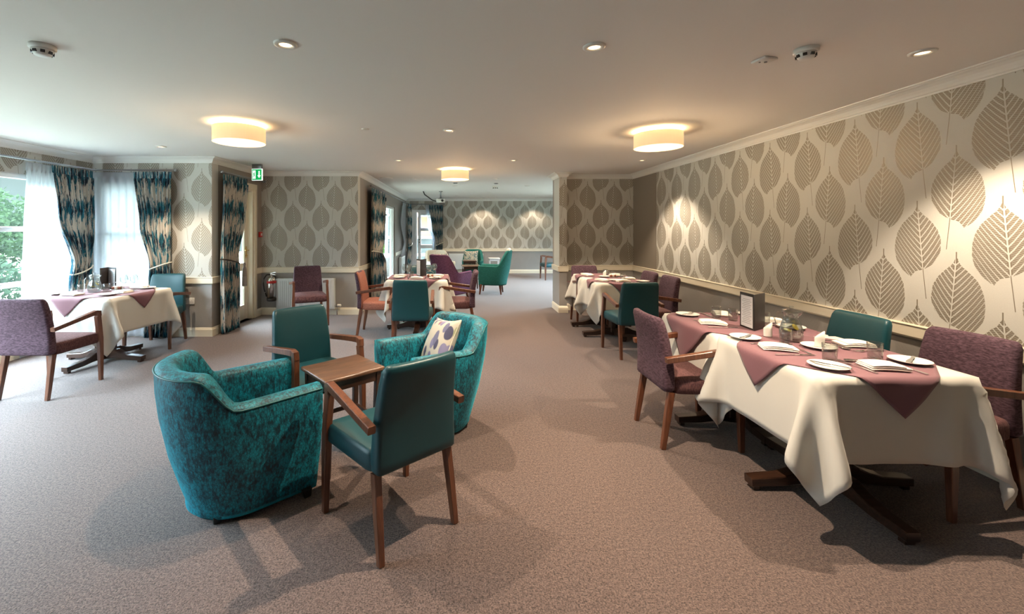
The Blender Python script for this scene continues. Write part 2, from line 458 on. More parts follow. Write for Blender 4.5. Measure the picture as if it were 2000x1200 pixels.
PROTO = {}
def place(key, maker, label, loc, rz=0.0, group=None, scale=None):
    if key not in PROTO: o = maker(); PROTO[key] = o
    else: o = copy_tree(PROTO[key])
    o.location = loc; o.rotation_euler = (0, 0, rz); o['label'] = label
    if group: o['group'] = group
    elif 'group' in o: del o['group']
    if scale: o.scale = scale
    return o

# ------------------------------------------------------------ room shell
H = 2.40
w = MB()
w.box(3.1, 3.25, -2.5, 7.5, 0, H, 0)
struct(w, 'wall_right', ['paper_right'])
w = MB(); w.box(1.86, 3.25, 7.5, 7.65, 0, H); struct(w, 'wall_back', ['paper_back'])
w = MB(); w.box(1.73, 1.86, 7.25, 7.65, 0, H); struct(w, 'wall_pier', ['paper_back'])
w = MB(); w.box(1.73, 4.35, 7.65, 7.75, 0, H); struct(w, 'wall_partition', ['wall_plain'])
w = MB(); w.box(4.2, 4.35, 7.75, 8.6, 0, H); w.box(4.2, 4.35, 11.4, 13.6, 0, H); w.box(4.2, 4.35, 8.6, 11.4, 2.06, H); w.box(4.2, 4.35, 8.6, 11.4, 0, .6); struct(w, 'wall_far_right', ['paper_left'])
w = MB()   # far wall, glazed door opening X -1.50..-0.78
w.box(-1.83, -1.50, 13.6, 13.75, 0, H); w.box(-.78, 4.35, 13.6, 13.75, 0, H); w.box(-1.50, -.78, 13.6, 13.75, 2.04, H)
struct(w, 'wall_far', ['paper_far'])
w = MB()   # left wall of the far lounge, opening Y 9.1..11.2
w.box(-1.83, -1.68, 7.25, 9.1, 0, H); w.box(-1.83, -1.68, 11.2, 13.6, 0, H); w.box(-1.83, -1.68, 9.1, 11.2, 2.0, H)
struct(w, 'wall_lounge_left', ['wall_plain'])
w = MB(); w.box(-3.45, -1.68, 7.1, 7.25, 0, H); struct(w, 'wall_middle', ['paper_mid'])
w = MB()   # recess side wall with the garden door
w.box(-3.45, -3.3, 5.82, 6.05, 0, H); w.box(-3.45, -3.3, 6.84, 7.1, 0, H); w.box(-3.45, -3.3, 6.05, 6.84, 2.08, H)
struct(w, 'wall_recess', ['wall_plain'])
w = MB()   # bay wall facing the camera, window X -4.80..-4.12
w.box(-5.05, -4.80, 5.67, 5.82, 0, H); w.box(-4.12, -3.3, 5.67, 5.82, 0, H)
w.box(-4.80, -4.12, 5.67, 5.82, 2.05, H); w.box(-4.80, -4.12, 5.67, 5.82, 0, .22)
struct(w, 'wall_bay', ['paper_bay'])
w = MB()   # long window wall on the left
OPEN = [(.3, 3.3), (3.75, 5.45)]
ys = [-2.5] + [k for a in OPEN for k in a] + [5.67]
for i in range(0, len(ys), 2): w.box(-5.05, -4.9, ys[i], ys[i+1], 0, H)
for a, b in OPEN:
    w.box(-5.05, -4.9, a, b, 2.06, H); w.box(-5.05, -4.9, a, b, 0, .22)
struct(w, 'wall_left', ['paper_left'])
w = MB(); w.box(-5.05, 3.25, -2.65, -2.5, 0, H); struct(w, 'wall_behind', ['wall_plain'])
w = MB(); w.box(-5.05, 3.25, -2.65, 7.1, -.1, 0); w.box(-3.3, 3.1, 7.1, 7.25, -.1, 0); w.box(-1.83, 4.35, 7.25, 13.75, -.1, 0); w.box(-3.45, -3.3, 6.05, 6.84, -.1, 0)
struct(w, 'floor', ['carpet'])
w = MB(); w.box(-5.05, 4.35, -2.65, 13.75, H, H + .12); struct(w, 'ceiling', ['ceiling_paint'])

def molding(name, path, prof, mat):
    """profile (offset into the room, z) swept along plan points; the room is on the left of the path"""
    P = [Vector((a[0], a[1])) for a in path]; rings = []
    for i, p in enumerate(P):
        d1 = (P[i]-P[i-1]).normalized() if i > 0 else (P[1]-P[0]).normalized()
        d2 = (P[i+1]-P[i]).normalized() if i < len(P)-1 else d1
        n1 = Vector((-d1.y, d1.x)); n2 = Vector((-d2.y, d2.x)); n = n1 + n2; n = n / max(.3, n.dot(n1))
        rings.append([(p.x + n.x*o, p.y + n.y*o, z) for o, z in prof])
    m = MB(); m.loft(rings, 0, False); return struct(m, name, [mat])
COR = [(0, 2.322), (.006, 2.322), (.009, 2.332), (.018, 2.336), (.026, 2.350), (.040, 2.366), (.060, 2.378), (.078, 2.384), (.086, 2.390), (.098, 2.391), (.100, 2.399), (0, 2.399)]
DAD = [(0, .70), (.012, .70), (.018, .706), (.022, .715), (.022, .782), (.027, .790), (.024, .797), (0, .797)]
SKI = [(0, .001), (.018, .001), (.018, .092), (.013, .100), (.010, .112), (.004, .120), (0, .120)]
TR = 0
def trim(path, prof, mat='trim_paint'):
    global TR; TR += 1; return molding('trim_%d' % TR, path, prof, mat)
trim([(3.1,-2.5),(3.1,7.5),(1.86,7.5),(1.86,7.25),(1.73,7.25),(1.73,7.75)], COR, 'cornice_paint')
trim([(1.73,7.75),(4.2,7.75),(4.2,13.6),(-1.68,13.6),(-1.68,7.1),(-3.3,7.1),(-3.3,5.67),(-4.9,5.67),(-4.9,-2.5)], COR, 'cornice_paint')
trim([(3.1,-2.5),(3.1,7.5),(1.86,7.5),(1.86,7.25),(1.73,7.25),(1.73,7.75)], DAD)
trim([(4.2,7.75),(4.2,13.6),(-.76,13.6)], DAD)
trim([(-1.68,13.6),(-1.68,11.25)], DAD); trim([(-1.68,9.05),(-1.68,7.1),(-3.3,7.1),(-3.3,6.90)], DAD)
trim([(-3.3,6.0),(-3.3,5.67),(-4.08,5.67)], DAD)
molding('baseboard_right', [(3.1,-2.5),(3.1,7.5),(1.86,7.5),(1.86,7.25),(1.73,7.25),(1.73,7.75)], SKI, 'trim_paint')
molding('baseboard_far', [(4.2,7.75),(4.2,13.6),(-.76,13.6)], SKI, 'trim_paint')
molding('baseboard_middle', [(-1.68,9.05),(-1.68,7.1),(-3.3,7.1),(-3.3,6.90)], SKI, 'trim_paint')
molding('baseboard_lounge', [(-1.68,13.6),(-1.68,11.25)], SKI, 'trim_paint')
molding('baseboard_left', [(-3.3,6.0),(-3.3,5.67),(-4.9,5.67),(-4.9,-2.5)], SKI, 'trim_paint')

# windows
def window_x(name, x, y0, y1, z0, z1, bars_z, bars_y, fw=.055, sill=True):   # in a wall lying along Y
    xc = x - .06
    m = MB()
    for a, b in ((y0, y0+fw), (y1-fw, y1)): m.box(xc-.035, xc+.035, a, b, z0, z1, bev=.006)
    for a, b in ((z0, z0+fw), (z1-fw, z1)): m.box(xc-.034, xc+.034, y0+fw*.9, y1-fw*.9, a, b, bev=.006)
    for bz in bars_z: m.box(xc-.030, xc+.030, y0+fw*.9, y1-fw*.9, bz-.028, bz+.028, bev=.006)
    for by in bars_y: m.box(xc-.032, xc+.032, by-.032, by+.032, z0+fw*.9, z1-fw*.9, bev=.006)
    o = struct(m, name, ['white_upvc'])
    g = MB(); g.box(xc-.004, xc+.004, y0+fw*.8, y1-fw*.8, z0+fw*.8, z1-fw*.8); g.build('pane', ['window_glass'], o)
    if sill:
        k = MB(); k.box(x-.09, x+.05, y0-.04, y1+.04, z0-.04, z0-.002, bev=.008); k.build('window_sill', ['white_upvc'], o)
    return o
def window_y(name, y, x0, x1, z0, z1, bars_z, bars_x, fw=.055, sill=True):
    yc = y + .06
    m = MB()
    for a, b in ((x0, x0+fw), (x1-fw, x1)): m.box(a, b, yc-.035, yc+.035, z0, z1, bev=.006)
    for a, b in ((z0, z0+fw), (z1-fw, z1)): m.box(x0+fw*.9, x1-fw*.9, yc-.034, yc+.034, a, b, bev=.006)
    for bz in bars_z: m.box(x0+fw*.9, x1-fw*.9, yc-.030, yc+.030, bz-.028, bz+.028, bev=.006)
    for bx in bars_x: m.box(bx-.03, bx+.03, yc-.032, yc+.032, z0+fw*.9, z1-fw*.9, bev=.006)
    o = struct(m, name, ['white_upvc'])
    g = MB(); g.box(x0+fw*.8, x1-fw*.8, yc-.004, yc+.004, z0+fw*.8, z1-fw*.8); g.build('pane', ['window_glass'], o)
    if sill:
        k = MB(); k.box(x0-.02, x1+.02, y-.05, y+.09, z0-.04, z0-.002, bev=.008); k.build('window_sill', ['white_upvc'], o)
    return o
window_x('window_1', -4.9, 3.75, 5.45, .22, 2.06, [.82, 1.44], [4.60] if False else [])
window_x('window_2', -4.9, .3, 3.3, .22, 2.06, [.82, 1.44], [1.8])
window_y('window_3', 5.67, -4.80, -4.12, .22, 2.05, [1.42], [])
window_x('window_4', -1.68, 9.1, 11.2, .0, 2.0, [], [10.98], fw=.06, sill=False)
window_x('window_5', 4.32, 8.6, 11.4, .6, 2.06, [1.44], [10.0], sill=False)
# glazed far door with white frame
m = MB(); yc = 13.66
for a, b in ((-1.50,-1.44),(-.84,-.78)): m.box(a, b, yc-.04, yc+.04, 0, 2.04, bev=.006)
m.box(-1.45,-.83, yc-.04, yc+.04, 1.96, 2.04, bev=.006); 
d = struct(m, 'door_1', ['white_upvc'])
m = MB()
for a, b in ((-1.44,-1.33),(-1.30,-1.20)): m.box(a, b, yc-.03, yc+.03, .01, 1.96, bev=.006)
for a, b in ((1.36,1.46),(.80,.92),(.01,.16),(1.86,1.96)): m.box(-1.21,-.84, yc-.028, yc+.028, a, b, bev=.006)
m.build('door_leaf', ['white_upvc'], d)
m = MB(); m.box(-1.34,-.85, yc-.004, yc+.004, .1, 1.9); m.build('pane', ['window_glass'], d)
m = MB()
for z in (1.0, 1.08): m.lathe([(.0,0),(.018,0),(.018,.02),(0,.02)], 10, M=Matrix.Translation((-1.25, yc-.03, z)) @ Matrix.Rotation(R(90), 4, 'X'))
m.build('door_handle', ['black_plastic'], d)
# cream garden door in the recess (wall along Y)
m = MB(); xd = -3.40
for a, b in ((6.05,6.10),(6.79,6.84)): m.box(-3.45,-3.30, a, b, 0, 2.08, bev=.005)
m.box(-3.45,-3.30, 6.09, 6.80, 2.03, 2.08, bev=.005)
for a, b in ((5.98,6.06),(6.83,6.91)): m.box(-3.30,-3.28, a, b, 0, 2.15, bev=.004)
m.box(-3.30,-3.279, 5.98, 6.91, 2.075, 2.155, bev=.004)
d = struct(m, 'door_2', ['trim_paint'])
m = MB()
for a, b in ((6.10,6.20),(6.69,6.79)): m.box(xd-.022, xd+.022, a, b, .01, 2.03, bev=.004)
for a, b in ((.01,.24),(.78,.90),(1.93,2.03)): m.box(xd-.021, xd+.021, 6.19, 6.70, a, b, bev=.004)
m.build('door_leaf', ['trim_paint'], d)
m = MB(); m.box(xd-.004, xd+.004, 6.18, 6.71, .22, 1.95); m.build('pane', ['window_glass'], d)
m = MB(); m.box(xd+.022, xd+.028, 6.715, 6.755, .98, 1.16, bev=.002); m.tube([(xd+.026,6.735,1.10),(xd+.07,6.735,1.10),(xd+.07,6.62,1.10)], .009)
m.tube([(xd+.026,6.735,1.02),(xd+.045,6.735,1.02)], .012)
m.build('door_handle', ['brass'], d)

# ------------------------------------------------------------ ceiling fittings
def make_downlight(emat='bulb_glow'):
    t = thing('downlight', None, 'ceiling light')
    m = MB(); m.lathe([(.030,-.001),(.034,-.010),(.052,-.010),(.057,-.006),(.058,-.0005)], 32, cap=False); m.build('bezel', ['plastic_white'], t)
    m = MB(); m.lathe([(0,-.0035),(.031,-.0035)], 24, cap=False); m.build('bulb', [emat], t)
    return t
def spot(parent, e, size=100, blend=.5, rad=.014, col=(1, .79, .57), z=-.02):
    d = bpy.data.lights.new('spot_beam', 'SPOT'); d.energy = e*1.1; d.color = col; d.spot_size = R(size); d.spot_blend = blend; d.shadow_soft_size = rad
    o = bpy.data.objects.new('spot_beam', d); COL.objects.link(o); o.parent = parent; o.location = (0, 0, z)
SPOTS = [  # x, y, energy, label
 (-.89, 2.18, 55, 'lit downlight with white bezel above the turquoise tub chairs'),
 (.71, 2.21, 75, 'lit downlight with white bezel, nearest to the ceiling centre in front'),
 (2.50, 2.28, 52, 'lit downlight near the right cornice above the front right table'),
 (-3.45, 4.91, 10, 'small downlight near the bay above the window table'),
 (-.09, 4.09, 32, 'lit downlight between the left and right drum lamps'),
 (-.83, 5.90, 14, 'lit downlight left of the middle drum lamp'),
 (.77, 5.90, 32, 'lit downlight right of the middle drum lamp'),
 (2.56, 5.90, 24, 'lit downlight close to the dark alcove corner on the right')]
for x, y, e, lab in SPOTS:
    o = place('dl', make_downlight, lab, (x, y, H-.0005), 0, 'downlights over the dining area')
    spot(o, e)
FAR = [(-.82,8.1),(.73,8.1),(-.08,9.5),(1.55,9.5),(.80,10.9),(-.04,12.3),(1.60,12.3),(2.45,10.9),(.78,13.15),(2.42,13.15)]
for i, (x, y) in enumerate(FAR):
    o = place('dlf', lambda: make_downlight('bulb_far'), 'small lit downlight in the ceiling of the far lounge', (x, y, H-.0005), 0, 'downlights in the far lounge ceiling')
    if y > 12: spot(o, 8, 110)
    elif i < 4: spot(o, 18, 110)
def make_drum():
    t = thing('drum_lamp', None, 'ceiling lamp')
    m = MB(); r = .22
    n = 48
    pr = [(r, -.17), (r, -.035), (r-.003, -.035), (r-.003, -.17)]
    rings = [[(q*cos(2*pi*j/n), q*sin(2*pi*j/n), z) for j in range(n)] for q, z in pr + [pr[0]]]
    m.loft(rings, 0, True, False, False); m.build('lamp_shade', ['lamp_shade'], t)
    m = MB(); m.lathe([(0,-.166),(r-.004,-.166),(r-.004,-.162),(0,-.162)], 48); m.build('diffuser', ['lamp_diffuser'], t)
    m = MB(); m.lathe([(0,-.001),(.16,-.001),(.16,-.022),(0,-.022)], 36); m.build('ceiling_plate', ['plastic_white'], t)
    m = MB(); m.lathe([(.165,-.030),(.205,-.030),(.205,-.036),(.165,-.036)], 48, cap=False); m.build('light_ring', ['bulb_rim'], t)
    return t
for x, y, lab in [(-2.0, 3.87, 'large cream drum ceiling lamp on the left, nearest the bay windows'),
                  (1.94, 4.11, 'large cream drum ceiling lamp on the right, nearest the leaf wallpaper'),
                  (-.05, 6.8, 'cream drum ceiling lamp in the middle, smallest and farthest')]:
    o = place('drum', make_drum, lab, (x, y, H), 0, 'drum ceiling lamps')
    d = bpy.data.lights.new('lamp_bulb', 'POINT'); d.energy = 7; d.color = (1, .68, .38); d.shadow_soft_size = .10
    q = bpy.data.objects.new('lamp_bulb', d); COL.objects.link(q); q.parent = o; q.location = (0, 0, -.28)
def make_smoke():
    t = thing('smoke_detector', None, 'smoke detector')
    m = MB(); m.lathe([(.0,-.0005),(.056,-.0005),(.056,-.018),(.050,-.024),(.0,-.024)], 32); m.build('base', ['plastic_white'], t)
    m = MB(); m.lathe([(0,-.024),(.046,-.024),(.044,-.034),(.034,-.052),(.030,-.055),(0,-.056)], 32); m.build('sensor_head', ['plastic_white'], t)
    m = MB()
    for k in range(8):
        a = k*pi/4; M = Matrix.Rotation(a, 4, 'Z')
        m.box(.038, .0455, -.009, .009, -.046, -.032, M=M)
    m.build('vent_slot', ['black_plastic'], t); return t
for x, y, s, lab in [(-2.16, 2.20, 1, 'white round smoke detector at the upper left of the ceiling'), (1.84, 2.24, 1, 'white round smoke detector near the right wall beside a square sensor'),
               (.83, 9.5, 1.3, 'small smoke detector in the far lounge ceiling')]:
    place('smoke', make_smoke, lab, (x, y, H), 0, None, (s, s, s))
t = thing('ceiling_sensor', 'flat square white plate sensor on the ceiling beside the right smoke detector', 'sensor', (1.72, 2.38, H), R(12))
m = MB(); m.box(-.045,.045,-.045,.045,-.014,-.0005, bev=.004); m.build('plate', ['plastic_white'], t)
m = MB(); m.lathe([(0,-.014),(.008,-.014),(.008,-.018),(0,-.018)], 12, c=(.01,0,0)); m.lathe([(0,-.014),(.005,-.014),(.005,-.017),(0,-.017)], 10, c=(-.02,.01,0)); m.build('sensor_eye', ['satin_metal'], t)
m = MB(); m.lathe([(0,-.0005),(.038,-.0005),(.036,-.008),(.0,-.010)], 24); o = m.build('blanking_plate', ['plastic_white']); o.location = (-.89, 4.05, H)
tag(o, 'tiny plain white blanking plate in the ceiling, left of the central downlight', 'ceiling plate')
m = MB(); m.lathe([(0,-.0005),(.12,-.0005),(.118,-.007),(.105,-.009),(0,-.009)], 36); o = m.build('ceiling_speaker', ['plastic_white']); o.location = (-1.36, 8.0, H)
tag(o, 'flat round white speaker grille in the ceiling by the lounge curtain', 'speaker')
for x, y, lab in [(-.06, 8.9, 'small flat sensor just behind the middle drum lamp'), (.80, 8.95, 'small flat grey sensor in front of the far smoke detector')]:
    m = MB(); m.lathe([(0,-.0005),(.045,-.0005),(.04,-.014),(0,-.016)], 20); o = m.build('ceiling_sensor', ['satin_metal']); o.location = (x, y, H); tag(o, lab, 'sensor')
# projector
t = thing('projector', 'white projector hanging from the lounge ceiling on a dark pole', 'projector', (-.45, 10.9, H))
m = MB(); m.lathe([(0,-.0005),(.05,-.0005),(.05,-.012),(.018,-.02),(.018,-.17),(.035,-.175),(.035,-.19),(0,-.19)], 16); m.build('pole', ['satin_metal'], t)
m = MB(); m.box(-.11,.11,-.10,.12,-.285,-.20, bev=.012); b = m.build('body', ['plastic_white'], t)
m = MB(); m.lathe([(0,0),(.032,0),(.032,.02),(0,.012)], 20, M=Matrix.Translation((.045,-.10,-.245)) @ Matrix.Rotation(R(90),4,'X')); m.build('lens', ['black_plastic'], b)
m = MB()
for a in (-.12, .12): m.bar([(0,0,-.18),(a*.7,0,-.195)], .02, .012, side=(0,1,0))
m.build('bracket', ['satin_metal'], t)
m = MB(); m.tube([(-.95+.05,10.9,H-.001),(-.86,10.85,2.31),(-.76,10.85,2.24),(-.66,10.9,2.17),(-.55,10.95,2.14)], .014)
o = m.build('projector_cable', ['black_plastic']); tag(o, 'black cable drooping from the ceiling towards the projector', 'cable')
# exit sign
t = thing('exit_sign', 'green illuminated exit sign with running man and down arrow', 'exit sign', (-2.99, 6.3, H), R(-8))
m = MB(); m.box(-.075,.075,-.02,.02,-.065,-.0005, bev=.004); m.build('housing', ['satin_metal'], t)
m = MB(); m.box(-.083,.083,-.012,.012,-.24,-.066, bev=.003); p = m.build('panel', ['exit_white'], t)
m = MB(); m.box(-.076,.076,-.0135,-.0122,-.232,-.075); m.build('green_face', ['exit_green'], p)
def poly(mb, pts, y0, y1):
    n = len(pts); mb.add([(x, y0, z) for x, z in pts] + [(x, y1, z) for x, z in pts], [tuple(range(n)), tuple(reversed(range(n, 2*n)))] + [(i, (i+1)%n, n+(i+1)%n, n+i) for i in range(n)])
m = MB(); ya, yb = -.0150, -.0137
poly(m, [(-.066,-.215),(-.018,-.215),(-.018,-.092),(-.066,-.092)], -.0146, yb)   # door
poly(m, [(.028,-.10),(.048,-.10),(.048,-.165),(.066,-.165),(.038,-.205),(.010,-.165),(.028,-.165)], -.0146, yb)
m.build('pictogram', ['exit_white'], p)
m = MB()
poly(m, [(-.038,-.112),(-.030,-.120),(-.038,-.128),(-.046,-.120)], -.0152, -.0147)
poly(m, [(-.046,-.130),(-.032,-.130),(-.034,-.160),(-.024,-.180),(-.030,-.184),(-.042,-.166),(-.050,-.186),(-.062,-.196),(-.062,-.188),(-.054,-.180),(-.048,-.158),(-.048,-.146),(-.058,-.150),(-.060,-.144)], -.0152, -.0147)
m.build('running_figure', ['exit_green'], p)

# ------------------------------------------------------------ wall fittings
m = MB(); m.box(-3.295,-3.265, 6.98-.0, 7.07, 1.30, 1.39, bev=.004); o = m.build('call_point', ['red_plastic'])
tag(o, 'small red fire alarm call point on the wall right of the garden door', 'alarm')
m = MB(); m.box(-3.264,-3.262, 7.0, 7.05, 1.325, 1.365); m.build('press_plate', ['plastic_white'], o)
def make_socket():
    t = thing('wall_socket', None, 'socket')
    m = MB(); m.box(-.073,.073,-.010,-.0005,-.043,.043, bev=.003); b = m.build('face_plate', ['plastic_white'], t)
    m = MB()
    for sx in (-.038, .038):
        for dx, dz, w_, h_ in ((0,.006,.004,.010),(-.011,-.012,.008,.004),(.011,-.012,.008,.004)):
            m.box(sx+dx-w_/2, sx+dx+w_/2, -.0108, -.0095, dz-h_/2, dz+h_/2)
    m.build('socket_hole', ['black_plastic'], b)
    m = MB()
    for sx in (-.055, .055): m.box(sx-.005, sx+.005, -.0135, -.0095, .018, .034, bev=.001)
    m.build('switch', ['plastic_white'], b); return t
place('sock', make_socket, 'white double wall socket beside the teal chair by the bay', (-3.60, 5.67, .475))
def make_radiator(w_, h_):
    t = thing('radiator', None, 'radiator')
    m = MB(); m.box(-w_/2, w_/2, -.10, -.088, 0, h_, bev=.004); m.box(-w_/2, w_/2, -.035, -.023, 0, h_, bev=.004)
    n = int(w_/.035)
    for k in range(n):
        x = -w_/2 + .02 + k*(w_-.04)/n; m.box(x, x+.014, -.1045, -.0995, .03, h_-.03)
    m.build('panel', ['radiator_white'], t)
    m = MB(); m.box(-w_/2, w_/2, -.10, -.023, h_-.004, h_+.006, bev=.002)
    for a in (-w_/2, w_/2-.006): m.box(a, a+.006, -.10, -.023, 0.004, h_-.002)
    m.build('casing', ['radiator_white'], t)
    m = MB(); m.tube([(w_/2, -.06, .05), (w_/2+.045, -.06, .05)], .010); m.tube([(w_/2+.035, -.06, .05), (w_/2+.035, -.06, -.10)], .008); v = m.build('valve_pipe', ['chrome'], t)
    m = MB(); m.lathe([(0,0),(.022,0),(.024,.02),(.022,.055),(.016,.062),(0,.062)], 16, M=Matrix.Translation((w_/2+.04,-.06,.055)) @ Matrix.Rotation(R(90),4,'Y')); m.build('thermostat_knob', ['plastic_white'], v)
    m = MB()
    for a in (-w_/2+.12, w_/2-.12): m.box(a-.02, a+.02, -.03, -.001, .05, h_-.05)
    m.build('bracket', ['radiator_white'], t)
    return t
o = make_radiator(.96, .50); o.location = (-2.53, 7.1, .11); tag(o, 'white panel radiator on the grey wall behind the purple chair', 'radiator')
o = make_radiator(1.1, .50); o.location = (.25, 13.6, .13); tag(o, 'white radiator under the dado rail on the far lounge wall', 'radiator')
o = make_radiator(.8, .50); o.location = (-1.68, 12.2, .13); o.rotation_euler = (0, 0, R(90)); tag(o, 'white radiator on the left lounge wall beside the tall opening', 'radiator')
# extinguisher
t = thing('fire_extinguisher', 'silver fire extinguisher with red band hanging left of the radiator', 'fire extinguisher', (-3.08, 6.985, .25))
m = MB(); m.lathe([(0,.045),(.073,.045),(.073,.33),(.066,.365),(.045,.392),(.022,.40),(.022,.42),(0,.42)], 32); m.build('cylinder', ['steel'], t)
m = MB(); m.lathe([(0,.0),(.070,.0),(.076,.01),(.076,.05),(.0735,.052)], 32, cap=False); m.build('foot_ring', ['black_plastic'], t)
m = MB(); m.lathe([(.0738,.295),(.0745,.296),(.0745,.335),(.0738,.336)], 32, cap=False); m.build('label_band', ['red_plastic'], t)
m = MB(); m.lathe([(0,.415),(.020,.415),(.020,.45),(0,.452)], 14); m.bar([(-.02,0,.455),(.07,-.01,.475),(.085,-.01,.468)], .016, .006, side=(0,1,0)); m.bar([(-.01,0,.44),(.06,-.01,.435),(.08,-.01,.425)], .014, .006, side=(0,1,0))
h = m.build('valve_handle', ['chrome'], t)
m = MB(); m.tube([(-.02,0,.435),(-.08,0,.43),(-.125,0,.37),(-.135,0,.29),(-.125,0,.20),(-.10,0,.13),(-.082,0,.07)], .010, 10); hs = m.build('hose', ['black_plastic'], t)
m = MB(); m.tube([(-.106,0,.145),(-.100,0,.13)], .014); m.build('hose_collar', ['chrome'], hs)
m = MB(); m.box(-.02,.02,.072,.112,.30,.40, bev=.003); m.build('wall_bracket', ['black_plastic'], t)

# ------------------------------------------------------------ chairs
def rrect(w, t, r, nx=6, nc=3, bow=0.0):
    """rounded rectangle w (x) by t (y), with points along the long sides; bow pushes the middle back"""
    w2, t2 = w/2, t/2; r = min(r, t2*.98, w2*.98); P = []
    for cx, cy, a0 in ((w2-r, t2-r, 0), (-w2+r, t2-r, 90), (-w2+r, -t2+r, 180), (w2-r, -t2+r, 270)):
        for k in range(nc+1):
            a = R(a0 + 90*k/nc); P.append((cx + r*cos(a), cy + r*sin(a)))
        if a0 == 0: P += [(w2-r - (2*(w2-r))*k/nx, t2) for k in range(1, nx)]
        if a0 == 180: P += [(-w2+r + (2*(w2-r))*k/nx, -t2) for k in range(1, nx)]
    return [(x, y - bow*(1-(2*x/w)**2)) for x, y in P]
def make_dining_chair(fab, seatfab, front=None):
    t = thing('dining_chair', None, 'chair')
    # backrest
    rings = []; zs = [.372,.376,.386,.42,.47,.54,.62,.70,.77,.82,.842,.852,.856]
    ins = [.022,.010,.002,0,0,0,0,0,0,.001,.006,.014,.026]
    for z, i in zip(zs, ins):
        k = (z-.372)/.484; wd = .440 - .045*k**1.5; yc = -.222 - .052*k**1.6 + .012*sin(pi*k); th = .078 - .020*k
        rings.append([(x, yc + y, z) for x, y in rrect(wd-2*i, th-1.6*i, .020, bow=.020*k)])
    m = MB(); m.loft(rings)
    if front:
        mi = 1; m.mats = []
        # warm sheen of the inner face, painted on as a second colour
        n = len(rings[0]); 
        for fi, f in enumerate(m.f):
            c = [sum(m.v[i][a] for i in f)/len(f) for a in range(3)]
            ring_y = sum(rings[min(len(rings)-1, f[0]//n)][j][1] for j in range(n))/n
            if c[1] > ring_y + .012 and len(f) == 4: m.mi[fi] = 1
        m.build('backrest', [fab, front], t)
    else: m.build('backrest', [fab], t)
    # seat
    rings = []
    for z, i in ((.352,.02),(.356,.008),(.364,0),(.40,-.002),(.432,0),(.452,.006),(.463,.018),(.470,.045),(.475,.10),(.478,.17)):
        fr = rrect(.46-2*i, .45-2*i, .05, nx=6); dz = 0
        rings.append([(x*(1+.06*(y/.225)), y + .028, z + (.006 if z < .46 else 0) - .010*max(0, y/.225)*(1 if z > .44 else 0)) for x, y in fr])
    m = MB(); m.loft(rings); m.build('seat', [seatfab], t)
    for s in (-1, 1):
        m = MB(); m.bar([(s*.232,.205,.615),(s*.240,.222,.40),(s*.243,.224,.25),(s*.245,.228,.001)], [.034,.036,.034,.027], [.050,.046,.042,.030]); m.build('leg', ['chair_wood'], t)
        m = MB(); m.bar([(s*.198,-.205,.372),(s*.203,-.232,.20),(s*.207,-.262,.001)], [.036,.034,.028], [.042,.038,.030]); m.build('leg', ['chair_wood'], t)
        m = MB(); m.bar([(s*.250,-.262,.594),(s*.246,-.10,.617),(s*.240,.10,.645),(s*.2375,.178,.654),(s*.235,.205,.648),(s*.2335,.211,.612)], [.038,.038,.040,.038,.036,.034], [.036,.036,.038,.042,.044,.046]); m.build('armrest', ['chair_wood'], t)
    return t
def chair(kind, x, y, head, label, group=None):
    mk = {'teal': lambda: make_dining_chair('teal_leather', 'teal_leather'),
          'purple': lambda: make_dining_chair('purple_chenille', 'purple_seat'),
          'rust': lambda: make_dining_chair('purple_chenille', 'rust_sheen_and_sachet', 'rust_sheen_and_sachet')}[kind]
    return place('chair_' + kind, mk, label, (x, y, 0), R(head - 90), group)
GT, GP = 'teal leather armchairs', 'purple chenille armchairs'
chair('teal', -.345, 2.150, 130.5, 'teal leather armchair seen from behind in the foreground, front of the walnut side table', GT)
chair('teal', -1.01, 3.00, -46, 'teal leather armchair facing the camera behind the small walnut table', GT)
chair('purple', 1.605, 2.985, 0, 'purple armchair at the left side of the front right table', GP)
chair('purple', 2.63, 2.36, 187, 'purple armchair against the wall at the right frame edge', GP)
chair('teal', 2.51, 2.92, 181, 'teal armchair between the front right table and the wallpapered wall', GT)
chair('teal', 2.0, 4.92, 90, 'teal armchair with its back to the camera at the rear right table', GT)
chair('purple', 2.0, 6.47, 270, 'purple armchair behind the rear right table, only its top showing', GP)
chair('purple', 2.36, 5.80, 180, 'purple armchair by the right wall, farther of two at the rear right table', GP)
chair('purple', 2.36, 5.24, 180, 'purple armchair by the right wall, nearer of two at the rear right table', GP)
chair('teal', -.555, 5.15, 90, 'teal armchair with its back to the camera at the middle table', GT)
chair('rust', -1.09, 5.85, 0, 'purple armchair with rust orange sheen inside, left of the middle table')
chair('purple', -.03, 5.93, 180, 'purple armchair at the right side of the middle table', GP)
chair('teal', -.56, 6.50, 270, 'teal armchair at the far side of the middle table, mostly hidden', GT)
chair('purple', -2.26, 6.42, -65, 'purple armchair standing alone in front of the radiator', GP)
chair('teal', -3.735, 5.26, -81, 'bright teal armchair facing the camera beside the bay window table', GT)
chair('purple', -3.66, 3.82, 90, 'light purple armchair with its back to the camera at the window table', GP)
chair('teal', 2.62, 12.0, 185, 'teal armchair partly hidden by the pier in the far lounge', GT)

